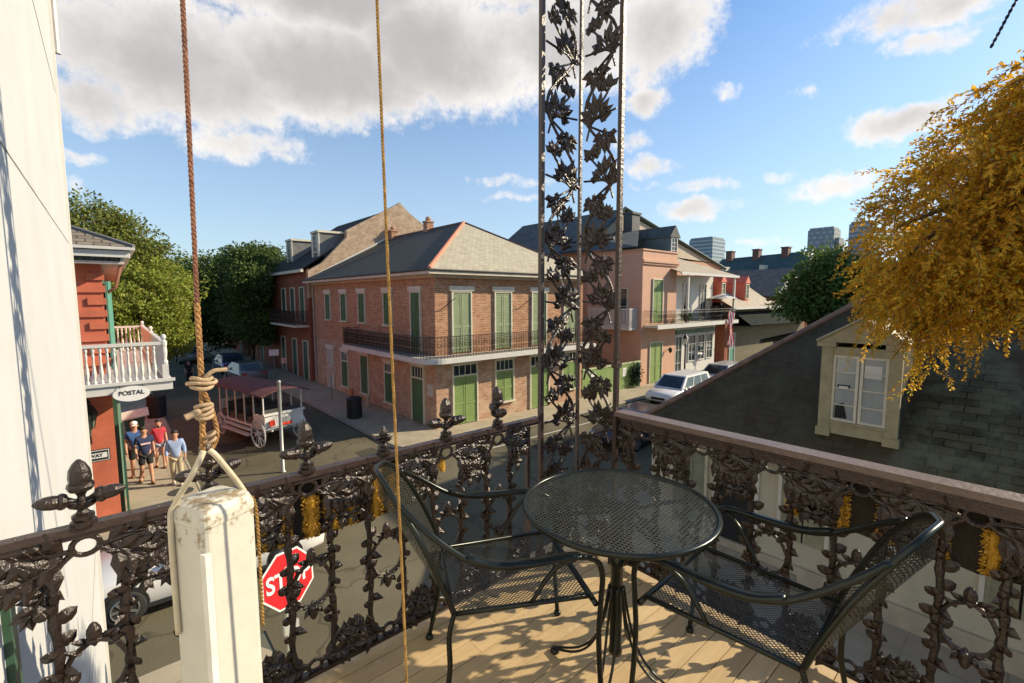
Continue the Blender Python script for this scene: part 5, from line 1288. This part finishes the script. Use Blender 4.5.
# cars
def car(name, label, loc, rz, paint, L=4.6, W=1.8, H=1.45, kind='sedan', group='cars'):
    t = thing(name, label, 'car', loc, rz, group); hl, hw = L/2, W/2
    # lower body loft
    st = [(-hl,.42,.72,.80),(-hl+.06,.30,.88,.92),(-hl+.5,.24,.96,.99),(-.25*L,.22,.97,1.0),(0,.22,.96,1.0),(.2*L,.22,.95,1.0),(hl-.75,.22,.88,.98),(hl-.25,.26,.78,.93),(hl-.04,.34,.66,.86),(hl,.42,.58,.78)]
    if kind == 'wagon': st[1] = (-hl+.06,.32,1.0,.94); st[2] = (-hl+.5,.24,1.02,.99)
    def ring(x,z0,z1,f):
        w_ = hw*f; zm = z0+(z1-z0)*.55
        return [(x,-w_*.90,z0),(x,-w_*.985,z0+.08),(x,-w_,zm),(x,-w_*.97,z1-.07),(x,-w_*.88,z1),(x,0,z1+.025),(x,w_*.88,z1),(x,w_*.97,z1-.07),(x,w_,zm),(x,w_*.985,z0+.08),(x,w_*.90,z0)]
    g = MB(); vs = []; n = 11
    for s_ in st: vs += ring(*s_)
    fs = []
    for i in range(len(st)-1):
        for j in range(n): fs.append((i*n+j, i*n+(j+1)%n, (i+1)*n+(j+1)%n, (i+1)*n+j))
    fs.append(tuple(range(n))[::-1]); fs.append(tuple((len(st)-1)*n+j for j in range(n)))
    g.add(vs, fs); bd = g.build('body', paint, t, smooth=True, local=True)
    # cabin
    zb_ = .93
    if kind == 'wagon': cx = [(-hl+.10,-hl+.35),(.12*L,.24*L+.25)]
    else: cx = [(-hl+.55,-hl+1.15),(.10*L,.24*L+.1)]
    xb0, xt0, xt1, xb1 = cx[0][0], cx[0][1], cx[1][0], cx[1][1]
    wb, wt = hw*.93, hw*.74
    g = MB(); A = [(xb0,-wb,zb_),(xb1,-wb,zb_),(xb1,wb,zb_),(xb0,wb,zb_)]; B = [(xt0,-wt,H-.03),(xt1,-wt,H-.03),(xt1,wt,H-.03),(xt0,wt,H-.03)]
    T_ = [(xt0+.15,-wt*.8,H),(xt1-.12,-wt*.8,H),(xt1-.12,wt*.8,H),(xt0+.15,wt*.8,H)]
    g.add(A+B+T_, [(0,1,5,4),(1,2,6,5),(2,3,7,6),(3,0,4,7),(4,5,9,8),(5,6,10,9),(6,7,11,10),(7,4,8,11),(8,9,10,11)]); g.build('roof', paint, bd, local=True)
    A = [Vector(p) for p in A]; B = [Vector(p) for p in B]
    def pane(a,b_,c_,d_,m0,m1,m2,m3):
        def P(u,v): return a.lerp(b_,u).lerp(d_.lerp(c_,u),v)
        nrm = (b_-a).cross(d_-a).normalized()*.006
        g = MB(); q = [P(m0,m2),P(m1,m2),P(m1,m3),P(m0,m3)]
        g.add([p+nrm for p in q]+[p-nrm*.5 for p in q],[(0,1,2,3),(0,4,5,1),(1,5,6,2),(2,6,7,3),(3,7,4,0)]); return g
    pane(A[1],A[2],B[2],B[1],.06,.94,.08,.92).build('windscreen', GLASS, t, local=True)
    pane(A[3],A[0],B[0],B[3],.08,.92,.12,.88).build('rear_window', GLASS, t, local=True)
    k = 3 if kind == 'wagon' else 2
    for i in range(k):
        m0 = .07+.86*i/k+.012; m1 = .07+.86*(i+1)/k-.012
        pane(A[0],A[1],B[1],B[0],m0,m1,.12,.88).build('side_window', GLASS, t, local=True)
        pane(A[2],A[3],B[3],B[2],1-m1,1-m0,.12,.88).build('side_window', GLASS, t, local=True)
    for sx_ in (-1,1):
        for sy in (-1,1):
            x = hl*.60*sx_+(.02 if sx_>0 else -.0); y = sy*hw
            g = MB(); g.lathe([(.36,-.10),(.37,.0),(.36,.012)], (x,y*.985,.36), 20, Matrix.Rotation(-sy*PI/2,4,'X')); g.build('wheel_arch', DARK, t, local=True)
            g = MB(); g.lathe([(.24,-.15),(.31,-.13),(.325,-.05),(.325,.01),(.30,.03),(.21,.03)], (x,y*.985,.325), 24, Matrix.Rotation(-sy*PI/2,4,'X')); wh = g.build('tyre', RUBBER, t, smooth=True, local=True)
            g = MB(); g.m = Matrix.Translation((x,y*.985,.325)) @ Matrix.Rotation(-sy*PI/2,4,'X')
            g.lathe([(.05,.034),(.05,.045)], (0,0,0), 10)
            for q in range(7): a = q*2*PI/7; g.cbox((.12*math.cos(a),.12*math.sin(a),.036),(.17,.045,.012),a)
            g.tube([(.205*math.cos(a),.205*math.sin(a),.033) for a in [2*PI*i/20 for i in range(20)]], .014, 5, closed=True); g.build('rim', RIM, wh, local=True)
    for sy in (-1,1):
        g = MB(); g.cbox((hl-.13,sy*hw*.66,.63),(.12,.36,.15),sy*-.25); g.build('headlight', M('headlight_glass',(.55,.56,.56),.15), t, local=True)
        g = MB(); g.cbox((-hl+.06,sy*hw*.70,.78),(.10,.30,.16)); g.build('tail_light', M('tail_red',(.45,.02,.02),.3), t, local=True)
        g = MB(); g.lathe([(.02,-.09),(.085,-.06),(.10,.0),(.085,.06),(.02,.09)], (xb1-.55,sy*(wb+.13),zb_+.06), 8, Matrix.Rotation(PI/2,4,'X')); g.build('wing_mirror', paint, t, smooth=True, local=True)
    for sy in (-1,1): g = MB(); g.box(-hl*.55,min(sy*hw*.98,sy*hw*1.005),.22,hl*.5,max(sy*hw*.98,sy*hw*1.005),.30); g.build('sill_trim', RUBBER, t, local=True)
    g = MB(); g.box(hl-.03,-hw*.45,.42,hl+.006,hw*.45,.55); g.build('grille', DARK, t, local=True)
    return t
def paint(name, c, coat=.7): return M(name, c, .35, 0, .03, 1, coat=coat)
WP = paint('white_car_paint', (.74,.73,.71)); SV = paint('silver_car_paint', (.14,.145,.14)); BL = paint('blue_car_paint', (.05,.10,.22)); BK = paint('black_car_paint', (.02,.02,.022))
car('car', 'white car turning in the sunlight behind the cream post', (1.30,11.55,0), R(178), WP, 4.5, 1.78, 1.42)
car('car', 'white estate car parked by the kerb before the pink house', (24.9,13.75,0), R(182), WP, 4.9, 1.85, 1.6, 'wagon')
car('car', 'dark blue-black car on the road seen through and beside the iron column', (16.6,11.1,0), R(183), paint('midnight_paint',(.02,.028,.045)), 4.6, 1.8, 1.38)
car('car', 'pale silver car parked behind the white estate car', (31.2,14.2,0), R(181), paint('pale_grey_paint',(.42,.42,.40)), 4.5, 1.8, 1.55, 'wagon')
car('car', 'silver car parked in the deep shade down the side street', (7.3,38.2,0), R(95), SV, 4.6, 1.8, 1.45)
car('car', 'blue car parked beyond the silver one in the side street', (7.3,44.0,0), R(92), paint('mid_blue_paint',(.03,.06,.13)), 4.6, 1.8, 1.5)
car('car', 'grey car far down the side street under the trees', (5.6,53.5,0), R(90), SV, 4.6, 1.8, 1.5)
car('car', 'silver car parked under the flag beyond the shop front', (42.5,14.5,0), R(180), WP, 4.6, 1.8, 1.5)

# carriage
CWH = M('carriage_white', (.64,.63,.61), .5, 0, .1, 5); MAR = M('maroon_canvas', (.10,.035,.035), .75, 0, .15, 3, .2, 20)
cg = thing('carriage', 'white open tour carriage with maroon roof standing in the shaded street', 'carriage', (4.75,22.3,0), R(103))
for sx_, r in ((-1.62,.56),(1.75,.46)):
    for sy in (-1,1):
        x, y = sx_, sy*.86
        g = MB(); g.tube([(x+r*math.cos(a),y,r+r*math.sin(a)) for a in [2*PI*i/28 for i in range(28)]], .035, 6, closed=True); wl = g.build('wheel', CWH, cg, local=True)
        g = MB()
        for k in range(12): a = k*PI/6; g.tube([(x+.07*math.cos(a),y,r+.07*math.sin(a)),(x+(r-.02)*math.cos(a),y,r+(r-.02)*math.sin(a))], .014, 4, caps=False)
        g.build('spokes', CWH, wl, local=True)
        g = MB(); g.tube([(x,y-.10,r),(x,y+.10,r)], .075, 10); g.build('hub', CWH, wl, local=True)
g = MB(); g.tube([(-1.62,-.86,.56),(-1.62,.86,.56)], .04, 6); g.tube([(1.75,-.86,.46),(1.75,.86,.46)], .04, 6); g.box(-2.0,-.5,.62,2.0,-.42,.74); g.box(-2.0,.42,.62,2.0,.5,.74); g.build('chassis', CWH, cg, local=True)
g = MB(); g.box(-2.05,-.80,.74,2.0,.80,.82); g.box(-2.1,-.80,.82,-2.04,.80,1.32); g.box(-2.16,-.85,1.32,-2.02,.85,1.40)
for sy in (-1,1):
    g.add([(-2.04,sy*.80,.82),(-1.15,sy*.80,.82),(-1.15,sy*.80,1.30),(-2.04,sy*.80,1.34),(-2.04,sy*.76,.82),(-1.15,sy*.76,.82),(-1.15,sy*.76,1.30),(-2.04,sy*.76,1.34)],[(0,1,2,3),(4,7,6,5),(0,4,5,1),(3,2,6,7),(1,5,6,2),(0,3,7,4)])
g.box(1.9,-.8,.82,1.98,.8,1.5); g.build('body', CWH, cg, local=True)
for x in (-1.55,-.75,.05,.85,1.6):
    g = MB(); g.box(x-.25,-.76,.83,x+.2,.76,1.10); g.box(x-.30,-.76,1.10,x-.24,.76,1.5); g.build('bench', M('carriage_seat',(.07,.065,.06),.7), cg, local=True)
for sy in (-1,1):
    for x in (-2.0,-1.2,-.4,.4,1.2,1.9): g = MB(); g.box(x-.025,sy*.79-.02,.8,x+.025,sy*.79+.02,2.22); g.build('roof_post', CWH, cg, local=True)
    g = MB(); g.box(-1.1,sy*.95-.11,.42,1.25,sy*.95+.11,.47); g.box(-1.1,sy*.88-.08,.62,1.25,sy*.88+.08,.66); g.build('step', CWH, cg, local=True)
g = MB(); vs = []; nx, ny = 8, 6
for lay in (0,1):
    for i in range(nx+1):
        for j in range(ny+1):
            x = -2.35+4.9*i/nx; v = -1+2*j/ny; vs.append((x, v*1.0, 2.45-.22*v*v-(.05 if lay else 0)-.05*abs(x/2.4)**2))
fs = []; o_ = (nx+1)*(ny+1)
for i in range(nx):
    for j in range(ny): a = i*(ny+1)+j; fs += [(a,a+ny+1,a+ny+2,a+1),(a+o_,a+1+o_,a+ny+2+o_,a+ny+1+o_)]
for i in range(nx):
    for a in (i*(ny+1), i*(ny+1)+ny): fs.append((a,a+ny+1,a+ny+1+o_,a+o_))
for j in range(ny):
    for a in (j, nx*(ny+1)+j): fs.append((a,a+1,a+1+o_,a+o_))
g.add(vs, fs); g.build('canvas_roof', MAR, cg, smooth=False, local=True)
g = MB(); g.cbox((-2.19,.55,1.02),(.05,.2,.22)); g.cbox((-2.12,-.05,.9),(.03,.5,.12)); g.build('tail_light', M('tail_orange_red',(.75,.06,.03),.3), cg, local=True)
g = MB(); g.cbox((-2.125,-.1,1.06),(.03,.35,.22)); g.build('number_plate', M('plate_grey',(.3,.3,.3),.5), cg, local=True)

# people
SK = M('skin', (.52,.27,.17), .6, 0, .06, 10); HR = M('dark_hair', (.03,.02,.015), .7)
def skinmesh(name, verts, edges, radii, mat, parent, root=0, sub=2):
    me = bpy.data.meshes.new(name); me.from_pydata(verts, edges, []); o = bpy.data.objects.new(name, me); C.objects.link(o); o.parent = parent
    me.materials.append(mat)
    md = o.modifiers.new('Skin','SKIN'); md.use_smooth_shade = True
    sv = me.skin_vertices[0].data
    for i,r in enumerate(radii): sv[i].radius = (r,r) if not isinstance(r,tuple) else r; sv[i].use_root = (i == root)
    s_ = o.modifiers.new('Sub','SUBSURF'); s_.levels = sub; s_.render_levels = sub
    return o
def person(label, loc, rz, h_, top, bottom, shoes, step=.16, shorts=True, hair='short', cap=None, sleeves='short', lean_=0., fem=False, group=None, armbend=.1, emblem=None):
    t = thing('person', label, 'person', loc, rz, group); k = h_/1.75
    def S(*p): return tuple(c*k for c in p)
    sw = .17 if not fem else .145
    hipx = .09
    LF = [(hipx,0,.90),(hipx+.01,-step*.45,.50),(hipx+.01,-step*.9,.09),(hipx+.02,-step*.9-.13,.035)]
    RF = [(-hipx,0,.90),(-hipx-.01,-step*.15,.49),(-hipx-.01,step*1.0,.12),(-hipx-.02,step*.9-.10,.04)]
    LA = [(sw,0,1.42),(sw+.06,.02+step*.2,1.15),(sw+.07,-armbend+step*.4,.92),(sw+.06,-armbend+step*.4-.03,.83)]
    RA = [(-sw,0,1.42),(-sw-.06,.02-step*.2,1.15),(-sw-.07,-armbend-step*.4,.92),(-sw-.06,-armbend-step*.4-.03,.83)]
    V_ = [(0,0,.94),(0,0,1.12),(0,0,1.34),(0,.005,1.47),(0,-.005,1.56),(0,-.01,1.64),(0,-.01,1.71)]
    Rd = [.125,.115,.13,.055,.075,.092,.06]; E = [(0,1),(1,2),(2,3),(3,4),(4,5),(5,6)]
    def chain(ch, start, rs):
        p = start
        for v,r in zip(ch, rs): V_.append(v); Rd.append(r); E.append((p,len(V_)-1)); p = len(V_)-1
    chain(LF,0,[.09,.062,.042,.035]); chain(RF,0,[.09,.062,.042,.035]); chain(LA,2,[.055,.042,.032,.03]); chain(RA,2,[.055,.042,.032,.03])
    skinmesh('body', [S(*v) for v in V_], E, [r*k for r in Rd], SK, t)
    # shirt
    V2 = [(0,0,.84),(0,0,1.10),(0,0,1.33),(0,.003,1.44)]; R2 = [.155,.145,.16,.075]; E2 = [(0,1),(1,2),(2,3)]
    fr_ = {'short':1,'long':2}[sleeves]
    for A in (LA,RA):
        p = 2; V2.append(A[0]); R2.append(.078); E2.append((p,len(V2)-1)); p = len(V2)-1
        V2.append(A[1] if fr_ == 2 else tuple(a*.35+b_*.65 for a,b_ in zip(A[0],A[1]))); R2.append(.066 if fr_ == 1 else .058); E2.append((p,len(V2)-1)); p = len(V2)-1
        if fr_ == 2: V2.append(tuple(a*.25+b_*.75 for a,b_ in zip(A[1],A[2]))); R2.append(.048); E2.append((p,len(V2)-1))
    skinmesh('shirt', [S(*v) for v in V2], E2, [r*k for r in R2], top, t, 2)
    V3 = [(0,0,1.00)]; R3 = [.138]; E3 = []
    for Lg in (LF,RF):
        V3.append(Lg[0]); R3.append(.108); E3.append((0,len(V3)-1)); p = len(V3)-1
        if shorts: V3.append(tuple(a*.15+b_*.85 for a,b_ in zip(Lg[0],Lg[1]))); R3.append(.092 if not fem else .085); E3.append((p,len(V3)-1))
        else: V3.append(Lg[1]); R3.append(.082); E3.append((p,len(V3)-1)); V3.append(Lg[2]); R3.append(.062); E3.append((len(V3)-2,len(V3)-1))
    if fem and shorts: V3[2] = tuple(a*.5+b_*.5 for a,b_ in zip(LF[0],LF[1])); V3[4] = tuple(a*.5+b_*.5 for a,b_ in zip(RF[0],RF[1]))
    skinmesh('shorts' if shorts else 'trousers', [S(*v) for v in V3], E3, [r*k for r in R3], bottom, t)
    for Lg in (LF,RF):
        a, b_ = Lg[2], Lg[3]; g = MB(); g.tube([S(a[0],a[1]+.06,.05),S(a[0],a[1],.055),S(b_[0],b_[1]+.02,.042),S(b_[0],b_[1]-.04,.03)], [.04*k,.052*k,.046*k,.03*k], 8, flat=.85); g.build('shoe', shoes, t, smooth=True, local=True)
    # face
    g = MB(); g.tube([S(0,-.095,1.625),S(0,-.122,1.60)], [.012*k,.016*k], 6); g.build('nose', SK, t, local=True)
    for sx_ in (-1,1):
        g = MB(); g.lathe([(.003,-.004),(.010,0),(.003,.004)], S(sx_*.034,-.100,1.645), 8, Matrix.Rotation(PI/2,4,'X')); g.build('eye', INK, t, local=True)
        g = MB(); g.tube([S(sx_*.093,-.005,1.60),S(sx_*.10,0,1.65)], .012*k, 6); g.build('ear', SK, t, local=True)
    g = MB(); g.tube([S(-.022,-.098,1.568),S(0,-.104,1.566),S(.022,-.098,1.568)], .005*k, 5); g.build('mouth', M('lips',(.35,.10,.08),.6), t, local=True)
    g = MB()
    hm = cap if cap else HR
    g.lathe([(.085*k,1.672*k),(.095*k,1.70*k),(.085*k,1.742*k),(.055*k,1.768*k),(.02*k,1.776*k)], (0,.018*k,0), 14); 
    g.tube([S(0,.06,1.69),S(0,.075,1.62),S(0,.06,1.56 if hair == 'short' else 1.44)], [.075*k,.06*k,.035*k], 8)
    g.build('hair' if not cap else 'cap', hm, t, smooth=True, local=True)
    if cap: g = MB(); g.cbox(S(0,-.13,1.665),(.13*k,.10*k,.015)); g.build('cap_brim', cap, t, local=True)
    if emblem: g = MB(); g.cbox(S(0,-.165,1.27),(.24*k,.02,.05*k)); g.build('chest_print', emblem, t, local=True)
    # hands
    for A in (LA,RA):
        w_ = Vector(A[2])*k; hnd = Vector(A[3])*k; dd = (hnd-w_).normalized(); g = MB()
        for f_i in range(4):
            off = V(.0,(f_i-1.5)*.018,0)*k; g.tube([hnd+off-dd*.01, hnd+off+dd*.035*k, hnd+off+dd*.065*k+V(0,-.01,0)], .0085*k, 5)
        g.tube([w_+dd*.05*k, w_+dd*.07*k+V(0,-.035,0)*k], .009*k, 5); g.build('fingers', SK, t, local=True)
    return t
def cloth(name, c): return M(name, c, .85, 0, .1, 12)
GP = 'people walking in the sun by the red building'
NV = cloth('navy_shirt', (.02,.03,.08)); BLK = cloth('black_shorts', (.015,.015,.017)); RED = cloth('red_top', (.50,.04,.06)); BLS = cloth('light_blue_shirt', (.32,.40,.60)); KH = cloth('khaki', (.46,.37,.24)); DEN = cloth('pale_denim', (.30,.32,.38)); SHW = cloth('white_shoes', (.7,.68,.65)); SHB = cloth('tan_shoes', (.25,.12,.06))
WC = cloth('white_cap', (.75,.73,.7))
person('person in a navy print t-shirt and black shorts walking beside the red building', (.62,18.55,.12), R(10), 1.82, NV, BLK, SHB, emblem=cloth('shirt_print',(.65,.45,.45)), group=GP, step=.22)
person('person in a white cap and blue shirt half hidden behind the navy t-shirt', (.42,19.35,.12), R(5), 1.86, cloth('blue_shirt',(.04,.10,.28)), BLK, SHB, cap=WC, step=.1, group=GP)
person('person in a red top and short pale shorts walking between the two men', (1.08,20.0,.12), R(2), 1.68, RED, DEN, SHB, hair='long', fem=True, group=GP, armbend=.22)
person('person in a light blue long-sleeved shirt and khaki trousers walking nearest the street', (1.35,17.75,.12), R(-5), 1.74, BLS, KH, SHW, shorts=False, sleeves='long', group=GP, step=.14)
person('dark distant person standing in the shaded street beyond the bins', (4.0,38.6,0), R(0), 1.75, BLK, BLK, BLK, shorts=False, step=.05, group=None)
